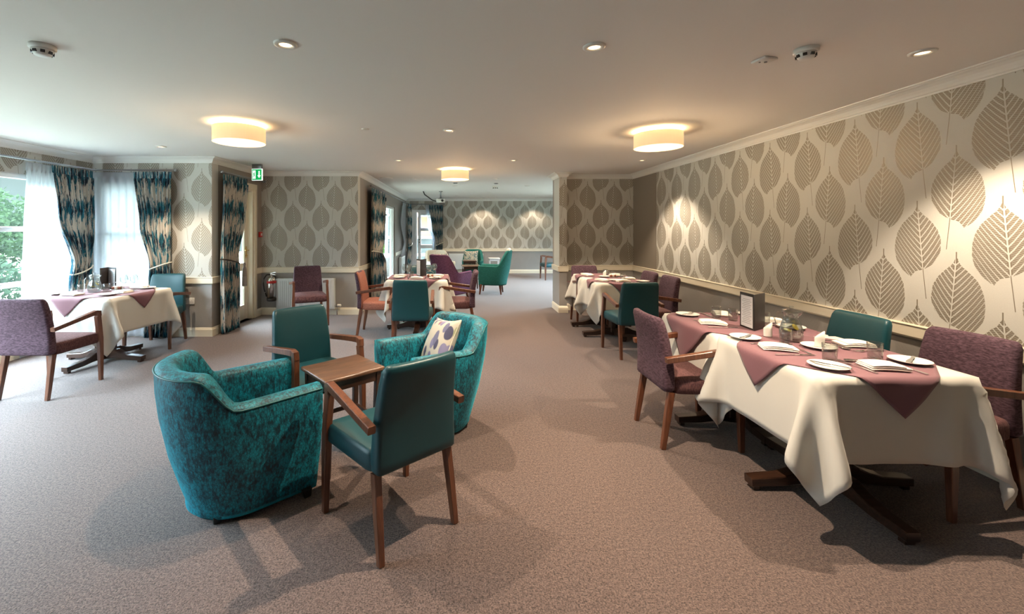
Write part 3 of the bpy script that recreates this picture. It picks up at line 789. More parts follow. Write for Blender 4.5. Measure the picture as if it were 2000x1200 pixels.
# upholstered tub and high back chairs, one builder
def make_tub(name, hw, hd, h_arm, h_back, fab, pipe, legs, zb=.022, back_lo=.24, back_hi=.33, th=.11, belly=.055, foot_in=.048, seat_z=.42, seat_fab=None):
    t = thing(name, None, 'armchair')
    N = 61; path = []
    a, b = hw, hd
    # plan line: right arm front -> back -> left arm front
    L1 = hd*1.05
    tot = 2*L1 + pi*(a*.5 + hd*.5)
    for i in range(N):
        s = i/(N-1); d = s*tot
        if d < L1: x, y, nx_, ny = a - .02*(1-d/L1), hd*.98 - d, 1, 0
        elif d > tot - L1: x, y, nx_, ny = -a + .02*(1-(tot-d)/L1), hd*.98 - (tot-d), -1, 0
        else:
            q = (d-L1)/(tot-2*L1)*pi; cx, cy = cos(q), -sin(q)
            e = .94
            x = a*math.copysign(abs(cx)**e, cx); y = hd*.98 - L1 + (hd*.93)*math.copysign(abs(cy)**e, cy)
            nx_, ny = cx/a, cy/hd; l = math.hypot(nx_, ny); nx_, ny = nx_/l, ny/l
        path.append((s, x, y, nx_, ny))
    def hgt(s):
        u = min(s, 1-s)
        k = min(1, max(0, (u-back_lo)/(back_hi-back_lo))); k = k*k*(3-2*k)
        return h_arm + .012*(1 - min(1, u/back_lo)) + (h_back-h_arm)*k, k
    rings = []; pipeA = []; pipeB = []
    for s, x, y, nx_, ny in path:
        h, k = hgt(s); bk = max(0, -y/hd)
        hh = h - zb
        lean = (h_back-h_arm)*.16*k
        prof = [(-foot_in*(1.1+.5*bk) , zb), (-foot_in*(.8+.5*bk), zb+.03), (-.4*foot_in-.010*bk, zb+hh*.18), (.016, zb+hh*.40), (belly*.85, zb+hh*.66), (belly, zb+hh*.84),
                (belly*.96, h-.035), (belly*.86, h-.012), (belly*.55, h-.002), (belly*.0, h+.003), (belly-th+.018, h-.004), (belly-th+.004, h-.018), (belly-th, h-.05),
                (belly-th-.008, (h+seat_z)/2), (belly-th-.004, seat_z), (belly-th, zb+.10), (belly-th, zb+.02)]
        rings.append([(x + nx_*(o + lean*((z-zb)/hh)**2), y + ny*(o + lean*((z-zb)/hh)**2), z) for o, z in prof])
        o = belly*.93+.001
        pipeA.append((x + nx_*(o+lean), y + ny*(o+lean), h-.016))
    m = MB(); m.loft(rings); m.build('shell', [fab], t)
    m = MB(); m.tube(pipeA, .0045, 6); m.build('piping', [pipe], t)
    # seat cushion with front
    sf = seat_fab or fab; rings = []; k0 = th - belly - .006
    for z, i in ((zb+.008,.10),(zb+.05,.075),(zb+.12,.035),(seat_z-.12,.0),(seat_z-.04,-.004),(seat_z-.012,.006),(seat_z,.03),(seat_z+.008,.09),(seat_z+.012,.16)):
        q = [(x - nx_*(k0+i), y - ny*(k0+i) - (.012 + max(0, i)*.6 if y > hd*.5 else 0), z) for s, x, y, nx_, ny in path]
        yf = q[0][1]; q = [(x, min(y, yf), z) for x, y, z in q]
        n_ = 6; q += [(q[-1][0] + (q[0][0]-q[-1][0])*j/n_, yf + .010*sin(pi*j/n_), z) for j in range(1, n_)]
        rings.append(q)
    m = MB(); m.loft(rings); m.build('seat', [sf], t)
    for sx in (-1, 1):
        for yy, sp in ((hd*.80, 1), (-hd*.46, -1)):
            m = MB(); xx = sx*(hw-.055)*(1 if sp > 0 else .72)
            if legs == 'block': m.bar([(xx, yy, zb+.02), (xx, yy+sp*.004, .001)], [.05,.038], [.05,.038]); m.build('foot', ['black_plastic'], t)
            else: m.bar([(xx, yy, zb+.02), (xx+sx*.03, yy+sp*.03, .001)], [.05,.028], [.055,.028]); m.build('leg', ['chair_wood'], t)
    return t
GA = 'turquoise velvet tub chairs'
mk = lambda: make_tub('tub_chair', .295, .325, .60, .765, 'teal_velvet', 'teal_piping', 'block')
place('tub', mk, 'turquoise velvet tub chair at the left foreground, empty', (-1.175, 2.32, 0), R(38-90), GA)
place('tub', mk, 'turquoise velvet tub chair holding a floral cushion, right of the small table', (-.185, 3.13, 0), R(216-90), GA)
mkp = lambda f, p: (lambda: make_tub('lounge_armchair', .275, .32, .62, .96, f, p, 'leg', zb=.20, back_lo=.24, back_hi=.40, th=.085, belly=.035, foot_in=.03, seat_z=.44))
place('hb_p', mkp('purple_wave', 'purple_wave'), 'purple high back armchair beyond the middle table', (-.16, 8.1, 0), R(52-90))
place('hb_g', mkp('green_weave', 'green_weave'), 'green high back armchair in profile with a cream head cover, far lounge', (.80, 9.45, 0), R(168-90))
place('hb_g', mkp('green_weave', 'green_weave'), 'green armchair facing the camera near the far wall', (.42, 12.2, 0), R(-95-90), None, (1, 1, .86))
mkc = lambda: make_tub('lounge_armchair', .30, .33, .62, .88, 'cream_weave', 'purple_wave', 'leg', zb=.18, back_lo=.22, back_hi=.38, th=.085, belly=.04, foot_in=.03, seat_z=.44, seat_fab='purple_wave')
place('hb_c', mkc, 'cream armchair with purple seat behind the purple high back chair', (-.48, 10.7, 0), R(-70-90))
m = MB(); m.box(-.17,.17,-.02,.05,-.10,.05, bev=.02); o = m.build('head_cover', ['cream_cloth']); 
o.location = (1.135, 9.38, .955); o.rotation_euler = (0, 0, R(78)); tag(o, 'folded cream cover draped over the green chair back', 'head cover')

def make_cushion(mat, s=.42, th=.13):
    m = MB(); n = 14; V = []; Fc = []
    for side in (1, -1):
        for i in range(n+1):
            for j in range(n+1):
                u, v = 2*i/n-1, 2*j/n-1
                e = max(0, (1-u*u)*(1-v*v))
                pinch = 1 - .09*(1-abs(u))*abs(v)**2*0 ; x = u*s/2*(1-.10*(1-v*v)*abs(u)**2*1); y = v*s/2*(1-.10*(1-u*u)*abs(v)**2)
                V.append((x, y, side*(.006 + th/2*e**.42)))
    N1 = (n+1)**2
    for k in (0, 1):
        for i in range(n):
            for j in range(n):
                a = k*N1 + i*(n+1)+j; Fc.append((a, a+n+1, a+n+2, a+1) if k == 0 else (a, a+1, a+n+2, a+n+1))
    edge = [i*(n+1) for i in range(n+1)] + [n*(n+1)+j for j in range(1, n+1)] + [i*(n+1)+n for i in range(n-1, -1, -1)] + [j for j in range(n-1, 0, -1)]
    for a, b in zip(edge, edge[1:] + edge[:1]): Fc.append((a, b, N1+b, N1+a))
    m.add(V, Fc, 0, True)
    o = m.build('cushion', [mat])
    pp = MB(); pp.tube([V[e][:2] + (0,) for e in edge], .004, 6, closed=True); pp.build('piping', ['cream_weave'], o)
    return o
def cushion(mat, loc, rot, label, s=.42):
    o = make_cushion(mat, s); o.location = loc; o.rotation_euler = rot; return tag(o, label, 'cushion')
cushion('floral_print', (-.135, 3.12, .605), (R(62), R(-8), R(300)), 'square cushion with mauve and green leaf print in the right tub chair', .37)
cushion('stripe_print', (.36, 12.18, .60), (R(68), 0, R(-5)), 'striped brown and cream cushion on the far green armchair')
cushion('floral_print', (.98, 9.40, .62), (R(70), 0, R(-98)), 'pale leaf print cushion in the green high back armchair', .36)
cushion('stripe_print', (-.45, 10.78, .62), (R(68), 0, R(20)), 'grey striped cushion in the cream armchair', .40)

# ------------------------------------------------------------ small tables
def make_side_table(w_, d_, h_, top='walnut_top', fr='dark_wood', lip=.014):
    t = thing('side_table', None, 'side table')
    m = MB(); m.box(-w_/2, w_/2, -d_/2, d_/2, h_-.026, h_, bev=.010, seg=3); m.build('tabletop', [top], t)
    m = MB()
    a, b = w_/2-.035, d_/2-.035
    for s in (-1, 1):
        m.box(-a, a, s*b-.009, s*b+.009, h_-.085, h_-.027); m.box(s*a-.009, s*a+.009, -b, b, h_-.085, h_-.027)
    m.build('apron', [fr], t)
    for sx in (-1, 1):
        for sy in (-1, 1):
            m = MB(); m.bar([(sx*a, sy*b, h_-.028), (sx*(a-.008), sy*(b-.008), h_*.45), (sx*(a+.004), sy*(b+.004), .001)], [.034,.032,.026], [.034,.032,.026]); m.build('leg', [fr], t)
    for s in (-1, 1):
        m = MB(); m.box(s*(a-.006)-.008, s*(a-.006)+.008, -b+.01, b-.01, h_*.42, h_*.42+.022); m.build('stretcher', [fr], t)
    m = MB(); m.box(-a+.01, a-.01, b-.014, b+.002, h_*.42, h_*.42+.022); m.build('stretcher', [fr], t)
    return t
o = make_side_table(.40, .355, .58); o.location = (-.725, 2.665, 0); o.rotation_euler = (0, 0, R(42)); tag(o, 'small square walnut topped side table between the four foreground chairs', 'side table')
o = make_side_table(.42, .42, .58); o.location = (.30, 9.95, 0); o.rotation_euler = (0,0,R(6)); tag(o, 'brown side table in front of the green lounge chairs, nearer of two', 'side table')
o = make_side_table(.36, .36, .60); o.location = (.30, 11.3, 0); tag(o, 'brown side table in the far lounge, farther of two', 'side table')
o = make_side_table(.34, .34, .54, 'white_upvc', 'white_upvc'); o.location = (1.10, 13.0, 0); tag(o, 'small white side table by the far wall behind the green chair', 'side table')

# ------------------------------------------------------------ dining tables, cloths
def make_pedestal(hx, hy, h_=.745, ay=.445):
    t = thing('dining_table', None, 'table')
    m = MB(); m.box(-hx+.012, hx-.012, -hy+.012, hy-.012, h_-.032, h_-.005, bev=.006); m.build('tabletop', ['dark_wood'], t)
    m = MB()
    for s in (-1, 1): m.bar([(s*.055, 0, h_-.03), (s*.055, 0, .07)], .06, .11, side=(1,0,0)); 
    m.box(-.04,.04,-.035,.035,.07,h_-.04)
    m.build('column', ['dark_wood'], t)
    for k in range(4):
        M = Matrix.Rotation(k*pi/2, 4, 'Z'); m = MB()
        q = ay if k % 2 else .445
        m.bar([(0.02,0,.075),(.14*q/.445,0,.085),(.20*q/.445,0,.068),(.28*q/.445,0,.052),(q,0,.045)], [.085,.082,.075,.070,.066], [.10,.085,.062,.052,.044], side=(0,1,0), M=M)
        m.bar([(q-.045,0,.012),(q-.015,0,.012)], .05, .022, side=(0,1,0), M=M)
        m.build('foot', ['dark_wood'], t)
    return t
def sim_cloth(hx, hy, drop, n_in, seed, h_=.0, boxes=(), steps=120, iters=9):
    """a square cloth relaxed over a table top; returns vertices and faces (table top at z = h_)"""
    rs = np.random.RandomState(seed)
    sp = .030
    nx = int(round(2*(hx+drop)/sp)); ny = int(round(2*(hy+drop)/sp))
    us = np.linspace(-(hx+drop), hx+drop, nx+1); vs_ = np.linspace(-(hy+drop), hy+drop, ny+1)
    U, Vv = np.meshgrid(us, vs_, indexing='ij')
    cx = np.clip(U, -hx, hx); cy = np.clip(Vv, -hy, hy)
    ex, ey = U-cx, Vv-cy; d = np.hypot(ex, ey); dd = np.maximum(d, 1e-6)
    out = .22*d + .02*np.minimum(d/.05, 1)
    both = (np.abs(ex) > 1e-6) & (np.abs(ey) > 1e-6)
    out = np.where(both, .42*d, out)
    P = np.stack([cx + ex/dd*out, cy + ey/dd*out, h_ + .004 - np.sqrt(np.maximum(0, d*d - out*out))], -1)
    P[..., :2] += rs.normal(0, .0015, P[..., :2].shape) * (d > .05)[..., None]
    pin = (np.abs(U) < hx-.004) & (np.abs(Vv) < hy-.004)
    Prest = np.stack([U, Vv, np.full_like(U, h_+.004)], -1)
    P[pin] = Prest[pin]
    w = np.where(pin, 0., 1.)
    prev = P.copy(); dx = us[1]-us[0]; dy = vs_[1]-vs_[0]
    cons = []
    for (di, dj, k) in ((1,0,1.),(0,1,1.),(1,1,.5),(1,-1,.5),(2,0,.14),(0,2,.14)):
        L = math.hypot(di*dx, dj*dy)
        for par in (0, 1) if True else ():
            a0 = np.arange(nx+1-di)
            sel = a0[(a0//max(di,1)) % 2 == par] if di else np.arange(nx+1)
            if di:
                I = sel; J = np.arange(max(0,-dj), ny+1-max(0,dj))
            else:
                I = np.arange(nx+1); b0 = np.arange(ny+1-dj); J = b0[(b0//dj) % 2 == par]
            ia, ja = np.meshgrid(I, J, indexing='ij'); ib, jb = ia+di, ja+dj
            cons.append((ia.ravel(), ja.ravel(), ib.ravel(), jb.ravel(), L, k))
    m_ = .006
    def collide(P):
        x, y, z = P[...,0], P[...,1], P[...,2]
        ins = (np.abs(x) < hx+m_) & (np.abs(y) < hy+m_) & (z < h_+.004) 
        top = ins & (z > h_-.02); z[top] = h_+.004
        side = ins & ~top
        px = hx+m_-np.abs(x); py = hy+m_-np.abs(y)
        sx = side & (px < py); sy = side & ~(px < py)
        x[sx] = np.sign(x[sx])*(hx+m_); y[sy] = np.sign(y[sy])*(hy+m_)
        for (x0,x1,y0,y1,z0,z1) in boxes:
            i = (x > x0)&(x < x1)&(y > y0)&(y < y1)&(z > z0)&(z < z1)
            if i.any():
                dist = np.stack([x-x0, x1-x, y-y0, y1-y, z1-z], -1); a = dist.argmin(-1)
                for q, (arr, val) in enumerate(((x,x0),(x,x1),(y,y0),(y,y1),(z,z1))):
                    s = i & (a == q); arr[s] = val
        z[z < .004-(.745-h_)*0 - 10] = 0
    for st in range(steps):
        vel = (P - prev)*.96; prev = P.copy()
        vel[..., 2] -= .0011
        P = P + vel*w[..., None]
        for it in range(iters):
            for ia, ja, ib, jb, L, k in cons:
                A = P[ia, ja]; B = P[ib, jb]; D = B-A; l = np.sqrt((D*D).sum(-1)) + 1e-9
                wa, wb = w[ia, ja], w[ib, jb]; ws = wa+wb; ws[ws == 0] = 1
                c = (D * ((l-L)/l*k/ws)[:, None])
                if k < .2: c[l >= L] *= 1
                P[ia, ja] += c*wa[:, None]; P[ib, jb] -= c*wb[:, None]
            collide(P)
    for _ in range(5):
        Q = P.copy(); Q[1:-1,1:-1] = .5*P[1:-1,1:-1] + .125*(P[2:,1:-1]+P[:-2,1:-1]+P[1:-1,2:]+P[1:-1,:-2])
        Q[0,1:-1] = .5*P[0,1:-1]+.25*(P[0,2:]+P[0,:-2]); Q[-1,1:-1] = .5*P[-1,1:-1]+.25*(P[-1,2:]+P[-1,:-2])
        Q[1:-1,0] = .5*P[1:-1,0]+.25*(P[2:,0]+P[:-2,0]); Q[1:-1,-1] = .5*P[1:-1,-1]+.25*(P[2:,-1]+P[:-2,-1])
        P = np.where((d > .05)[..., None], Q, P)
    nI, nJ = nx+1, ny+1
    V = [tuple(p) for p in P.reshape(-1, 3)]
    Fc = [(i*nJ+j, (i+1)*nJ+j, (i+1)*nJ+j+1, i*nJ+j+1) for i in range(nx) for j in range(ny)]
    return V, Fc
def make_overlay(hx, hy, hd, seed=0, thick=.0022, gap=.013, ang=0.0):
    """square cloth laid diagonally over the table, its points hanging over the edges"""
    rs = random.Random(seed); n = 44; V = []
    for i in range(n+1):
        for j in range(n+1):
            a, b = (2*i/n-1), (2*j/n-1); u = (a+b)/2*hd; v = (a-b)/2*hd
            u, v = u*cos(ang)-v*sin(ang), u*sin(ang)+v*cos(ang)
            ex = max(0, abs(u)-(hx+.004)); ey = max(0, abs(v)-(hy+.004)); x, y, z = u, v, .0085
            rr = .014
            def fold(e, hh):
                q = min(e, rr*pi/2); th = q/rr
                return hh + rr*sin(th)*.9 + gap*min(1, e/.03) + .055*max(0, e-.03), -(rr*(1-cos(th)) + max(0, e-rr*pi/2))
            if ex > 0 and ex >= ey:
                hx2, dz = fold(ex, hx+.004-.006); x = math.copysign(hx2, u) ; z += dz; x += .006*sin(v*21+seed)*min(1, ex/.1)
                if ey > 0: y = math.copysign(hy+.004 + .0*ey, v)
            elif ey > 0:
                hy2, dz = fold(ey, hy+.004-.006); y = math.copysign(hy2, v); z += dz; y += .006*sin(u*21+seed)*min(1, ey/.1)
                if ex > 0: x = math.copysign(hx+.004, u)
            V.append((x, y, z))
    Fc = [(i*(n+1)+j, (i+1)*(n+1)+j, (i+1)*(n+1)+j+1, i*(n+1)+j+1) for i in range(n) for j in range(n)]
    return V, Fc
HT = .745
def solid(o, th):
    md = o.modifiers.new('thickness', 'SOLIDIFY'); md.thickness = th; md.offset = 0; return o
def dining(cx, cy, hx, hy, rz, drop, seed, od, tl, cl, ol, boxes=(), ay=.445):
    o = make_pedestal(hx, hy, HT, ay); o.location = (cx, cy, 0); o.rotation_euler = (0,0,rz); tag(o, tl, 'table', 'pedestal dining tables')
    V, Fc = sim_cloth(hx, hy, drop, 0, seed, 0.0, boxes)
    m = MB(); m.add(V, Fc, 0, True); c = m.build('tablecloth', ['white_linen']); c.location = (cx, cy, HT); c.rotation_euler = (0,0,rz)
    solid(c, .0012); tag(c, cl, 'tablecloth', 'white tablecloths')
    V, Fc = make_overlay(hx, hy, od, seed)
    m = MB(); m.add(V, Fc, 0, True); c = m.build('table_overlay', ['mauve_linen']); c.location = (cx, cy, HT); c.rotation_euler = (0,0,rz)
    solid(c, .0012); tag(c, ol, 'table overlay', 'mauve overlay cloths')
    return o
def cbox(chx, chy, cx, cy, side):   # arms and seat of a chair heading along x, in table coordinates
    x, y = chx-cx, chy-cy
    return [(x-.30, x+.26, y-.30, y+.30, -.5, .662-HT)] if False else []
dining(2.065, 2.365, .378, .378, 0, .392, 3, .575, 'front right dining table on a dark cross shaped pedestal', 'white tablecloth on the front right table, corner folds nearly reaching the floor', 'mauve diagonal overlay on the front right table')
dining(2.06, 3.13, .37, .365, 0, .38, 5, .66, 'second right dining table joined behind the front one, dark pedestal', 'white tablecloth on the second right table with the dark menu', 'mauve diagonal overlay under the menu on the second right table', ay=.33)
dining(2.11, 5.66, .345, .285, 0, .34, 11, .47, 'nearer half of the rear right dining table, dark pedestal', 'white tablecloth on the nearer half of the rear right table', 'mauve overlay on the nearer half of the rear right table', ay=.28)
dining(2.11, 6.24, .345, .275, 0, .34, 13, .47, 'farther half of the rear right dining table', 'white tablecloth on the farther half of the rear right table', 'mauve overlay on the farther half of the rear right table', ay=.28)
dining(-.57, 6.08, .41, .375, 0, .37, 17, .66, 'middle dining table in front of the lounge opening', 'white tablecloth on the middle table between three chairs', 'mauve diagonal overlay on the middle table')
dining(-3.86, 4.64, .43, .41, R(-6), .37, 19, .61, 'bay window dining table with a brown cross pedestal', 'white tablecloth on the bay window table at the left', 'mauve diagonal overlay on the bay window table')

# ------------------------------------------------------------ tableware
ZT = HT + .0105
def make_plate():
    t = thing('side_plate', None, 'plate')
    m = MB(); m.lathe([(0,.001),(.045,.001),(.050,.003),(.075,.010),(.084,.014),(.085,.016),(.082,.016),(.055,.007),(.048,.006),(0,.006)], 40); m.build('dish', ['porcelain'], t)
    return t
def make_knife(L=.215, name='dinner_knife'):
    m = MB(); pts = []
    for y, w_ in ((-.5,.010),(-.49,.014),(-.30,.013),(-.10,.010),(-.05,.009),(-.03,.014),(.2,.019),(.40,.017),(.47,.010),(.5,.003)): pts.append((y*L, w_))
    rings = [[(-w_/2, y, .001), (w_/2, y, .001), (w_/2, y, .0045 if y < -.03*L else .0025), (-w_/2, y, .0045 if y < -.03*L else .0025)] for y, w_ in pts]
    m.loft(rings, 0, False); o = m.build(name, ['chrome']); return tag(o, None, 'knife')
def make_fork():
    m = MB(); L = .20
    rings = []
    for y, w_, z in ((-.5,.012,.002),(-.48,.015,.002),(-.2,.009,.004),(.05,.007,.007),(.16,.012,.006),(.22,.024,.004),(.27,.026,.004)): rings.append([(-w_/2,y*L,z-.001),(w_/2,y*L,z-.001),(w_/2,y*L,z+.0015),(-w_/2,y*L,z+.0015)])
    m.loft(rings, 0, False)
    for k in range(4):
        x = -.0105 + .007*k; m.bar([(x,.265*L,.004),(x,.38*L,.003),(x,.5*L,.007)], [.0035,.0032,.0018], .002, side=(1,0,0))
    o = m.build('dinner_fork', ['chrome']); return tag(o, None, 'fork')
def make_spoon():
    m = MB(); L = .19; rings = []
    for y, w_, z in ((-.5,.012,.002),(-.2,.008,.004),(.1,.006,.007),(.2,.014,.006),(.28,.030,.004),(.36,.038,.003),(.44,.032,.004),(.48,.018,.006),(.5,.004,.007)): rings.append([(-w_/2,y*L,z-.001+.003*(w_>.02)),(0,y*L,z-.001),(w_/2,y*L,z-.001+.003*(w_>.02)),(w_/2,y*L,z+.001+.003*(w_>.02)),(0,y*L,z+.001),(-w_/2,y*L,z+.001+.003*(w_>.02))])
    m.loft(rings, 0, True); o = m.build('dessert_spoon', ['chrome']); return tag(o, None, 'spoon')
def make_glass():
    m = MB(); m.lathe([(0,.001),(.029,.001),(.031,.004),(.0335,.088),(.0325,.089),(.0315,.088),(.0290,.014),(.024,.010),(0,.009)], 28)
    o = m.build('tumbler', ['clear_glass']); return tag(o, None, 'glass')
def make_wine():
    t = thing('wine_glass', None, 'glass')
    m = MB(); m.lathe([(.026,.175),(.036,.150),(.040,.125),(.036,.098),(.020,.080),(.004,.074),(.0,.074),(.0,.0765),(.018,.083),(.0345,.099),(.0385,.125),(.0345,.150),(.0245,.175)], 24, cap=False); m.build('bowl', ['clear_glass'], t)
    m = MB(); m.lathe([(0,.001),(.034,.001),(.034,.003),(.006,.007),(.0035,.012),(.0035,.070),(.007,.0745),(0,.0745)], 20); m.build('stem', ['clear_glass'], t)
    return t
def make_jug():
    t = thing('water_jug', None, 'jug')
    o_ = [(0,.001),(.050,.001),(.058,.010),(.062,.035),(.060,.070),(.050,.105),(.041,.135),(.040,.155),(.046,.172),(.050,.180)]
    i_ = [(.047,.180),(.043,.171),(.037,.155),(.038,.135),(.047,.105),(.057,.070),(.059,.035),(.055,.013),(0,.010)]
    m = MB(); rings = []
    for r, z in o_ + i_:
        ring = []
        for j in range(36):
            a = 2*pi*j/36; rr = r
            if z > .15: rr += .014*max(0, cos(a))**6*(z-.15)/.03
            ring.append((rr*cos(a), rr*sin(a), z))
        rings.append(ring)
    m.loft(rings); b = m.build('glass_body', ['clear_glass'], t)
    m = MB(); m.tube([(-.044,0,.165),(-.075,0,.160),(-.090,0,.125),(-.082,0,.085),(-.060,0,.070)], .006, 8); m.build('handle', ['clear_glass'], t)
    m = MB(); m.lathe([(0,.0115),(.054,.0135),(.0582,.035),(.0562,.070),(.0465,.104),(0,.104)], 32); m.build('water', ['water'], t)
    m = MB(); m.lathe([(0,.181),(.047,.181),(.044,.190),(.012,.196),(.010,.206),(.013,.212),(0,.214)], 28); m.build('lid', ['clear_glass'], t)
    for k, (x, y, z, a) in enumerate(((.02,.0,.085,50),(-.015,-.01,.06,20))):
        m = MB(); m.lathe([(0,0),(.021,0),(.021,.005),(0,.005)], 20, M=Matrix.Translation((x,y,z)) @ Matrix.Rotation(R(a),4,'Y')); m.build('lemon_slice', ['lemon'], t)
    return t
def make_napkin():
    m = MB()
    def layer(x0, x1, y0, y1, z0, z1, curl):
        n = 8; rings = []
        for k in range(n+1):
            x = x0 + (x1-x0)*k/n; dz = curl*sin(pi*k/n)*.004
            rings.append([(x, y0, z0+dz), (x, y0-.003, (z0+z1)/2+dz), (x, y0, z1+dz), (x, (y0+y1)/2, z1+dz+.002), (x, y1, z1+dz), (x, y1+.003, (z0+z1)/2+dz), (x, y1, z0+dz)])
        m.loft(rings)
    layer(-.085, .080, -.055, .055, .0015, .008, 1); layer(-.083, .084, -.052, .052, .0095, .016, 1.3); layer(-.080, .060, -.050, .048, .0175, .023, 1.5)
    o = m.build('napkin', ['cream_cloth']); return tag(o, None, 'napkin')
def make_shaker():
    m = MB(); n = 24; rings = []
    for z in (.001, .004, .03, .05): rings.append([(.024*cos(2*pi*j/n)*(1.0), .017*sin(2*pi*j/n)*(1.0), z) for j in range(n)])
    rings.append([(.024*cos(2*pi*j/n), .017*sin(2*pi*j/n), .072 - .022*cos(2*pi*j/n)) for j in range(n)])
    rings.append([(.020*cos(2*pi*j/n), .013*sin(2*pi*j/n), .074 - .019*cos(2*pi*j/n)) for j in range(n)])
    m.loft(rings); o = m.build('condiment_shaker', ['porcelain']); return tag(o, None, 'shaker')
def make_menu():
    t = thing('menu_holder', None, 'menu')
    for s in (-1, 1):
        M = Matrix.Rotation(R(s*63), 4, 'Z')
        m = MB(); m.box(0 if s > 0 else -.155, .155 if s > 0 else 0, -.003, .003, .001, .245, bev=.0015, M=M if s > 0 else Matrix.Rotation(R(-63),4,'Z')); m.build('cover', ['dark_card'], t)
    M = Matrix.Rotation(R(-63), 4, 'Z')
    m = MB(); m.box(-.140,-.012,.0034,.0042,.012,.225, M=M); m.box(-.140,-.012,-.0042,-.0034,.012,.225, M=M)
    p = m.build('printed_page', ['paper_white'], t)
    m = MB()
    for k in range(14):
        wd = (.040,.052,.035,.048)[k % 4]; z = .200 - k*.0125
        for yy in ((.0043,.0047), (-.0047,-.0043)): m.box(-.076-wd, -.076+wd, yy[0], yy[1], z, z+.0025, M=M)
    m.build('print_lines', ['satin_metal'], p)
    return t
def make_condiments():
    t = thing('condiment_caddy', None, 'caddy')
    m = MB(); m.box(-.055,.055,-.035,.035,.001,.012, bev=.003); m.tube([(-.05,0,.012),(-.05,0,.07),(0,0,.095),(.05,0,.07),(.05,0,.012)], .002, 6); m.build('rack', ['chrome'], t)
    for k, (x, y) in enumerate(((-.03,-.016),(0,-.016),(.03,-.016),(-.03,.016),(0,.016),(.03,.016))):
        m = MB(); m.box(x-.012,x+.012,y-.012,y+.012,.012,.040+.006*(k%2), bev=.003); m.build('sachet', ['cream_cloth' if k % 2 else 'rust_sheen_and_sachet'], t)
    return t
MK = dict(plate=make_plate, knife=make_knife, butter=lambda: make_knife(.17, 'butter_knife'), fork=make_fork, spoon=make_spoon, glass=make_glass,
          wine=make_wine, jug=make_jug, napkin=make_napkin, shaker=make_shaker, menu=make_menu, caddy=make_condiments)
NM = dict(plate='white side plate', knife='silver dinner knife', butter='butter knife on the side plate', fork='silver dinner fork', spoon='silver dessert spoon',
          glass='clear glass tumbler', wine='stemmed wine glass', jug='glass water jug with lemon', napkin='folded cream napkin', shaker='white slant topped condiment shaker', menu='dark standing menu', caddy='small caddy of sachets')
def put(k, x, y, rot, where, z=0.0, g=None):
    return place('tw_'+k, MK[k], NM[k] + ' ' + where, (x, y, ZT + z), R(rot), g or {'plate':'side plates','knife':'dinner knives','butter':'butter knives','fork':'dinner forks','spoon':'dessert spoons','glass':'glass tumblers','wine':'wine glasses','jug':'water jugs','napkin':'folded napkins','shaker':'condiment shakers','menu':'standing menus','caddy':'sachet caddies'}[k])
A = 'front right table'
def setting(nx_, ny_, face, where, plate=(-.25,.0), glass_=None, wine=None, spoon=False, dn=0.0):
    """napkin at x,y; face = direction the diner looks, degrees"""
    f = Vector((cos(R(face)), sin(R(face)))); r = Vector((sin(R(face)), -cos(R(face))))
    def at(a, b): p = Vector((nx_, ny_)) + r*a + f*b; return p.x, p.y
    put('napkin', nx_, ny_, face-90+dn, where)
    x, y = at(-.115, .02); put('fork', x, y, face-90+3, where)
    x, y = at(.115, .01); put('knife', x, y, face-90-2, where)
    if spoon: x, y = at(.0, .11); put('spoon', x, y, face, where)
    if plate:
        x, y = at(*plate); put('plate', x, y, 0, where); put('butter', x+.005, y, face-90+35, where, .0135)
    if glass_: x, y = at(*glass_); put('glass', x, y, 0, where)
    if wine: x, y = at(*wine); put('wine', x, y, 0, where)
setting(1.835, 2.43, 0, 'at the left side of the front right table', plate=(-.235,-.03), glass_=(-.11,.13), spoon=True, dn=70)
setting(2.11, 2.10, 90, 'at the near end of the front right table', plate=(-.265,.01), glass_=(.10,.145), spoon=True, dn=-10)
setting(2.335, 2.50, 180, 'at the right side of the front right table', plate=(-.31,.0), spoon=True, dn=80)
put('glass', 1.952, 2.225, 0, 'left of the near napkin on the front right table')
put('plate', 2.09, 2.455, 0, 'under a shaker at the centre of the front right table')
put('shaker', 2.095, 2.455, 150, 'on a plate at the centre of the front right table', .006)
put('shaker', 1.985, 2.715, 150, 'beside the jug on the front right table')
put('jug', 2.06, 2.62, -60, 'on the front right table')
setting(1.845, 3.07, 0, 'at the left side of the second right table', plate=(-.30,-.02), dn=70)
setting(2.10, 3.38, 270, 'at the far end of the second right table', plate=(-.22,0), glass_=(.10,.10), dn=70)
setting(2.31, 3.14, 180, 'at the right side of the second right table', plate=(-.20,.0), glass_=(-.10,.11), dn=70)
put('glass', 2.07, 3.19, 0, 'in the middle of the second right table')
put('menu', 2.00, 2.86, -30, 'with a printed page, standing open on the second right table')
# rear right table
setting(1.90, 5.60, 0, 'at the near left of the rear right table', plate=(.0,.18), dn=20)
setting(2.14, 5.50, 90, 'at the near end of the rear right table', plate=(.25,-.02), glass_=(.06,.16), dn=5)
setting(2.31, 5.75, 180, 'at the right of the nearer half, rear right table', plate=None, dn=80)
setting(1.90, 6.22, 0, 'at the far left of the rear right table', plate=(-.14,.02), dn=20)
setting(2.30, 6.22, 180, 'at the far right of the rear right table', plate=(-.10,.0), glass_=(.0,.14), dn=80)
put('plate', 2.08, 6.02, 0, 'under the white shaker on the rear right table'); put('shaker', 2.08, 6.02, 120, 'on a plate on the rear right table', .006)
put('caddy', 2.16, 5.93, 10, 'on the rear right table'); put('glass', 2.15, 6.12, 0, 'behind the shaker on the rear right table')
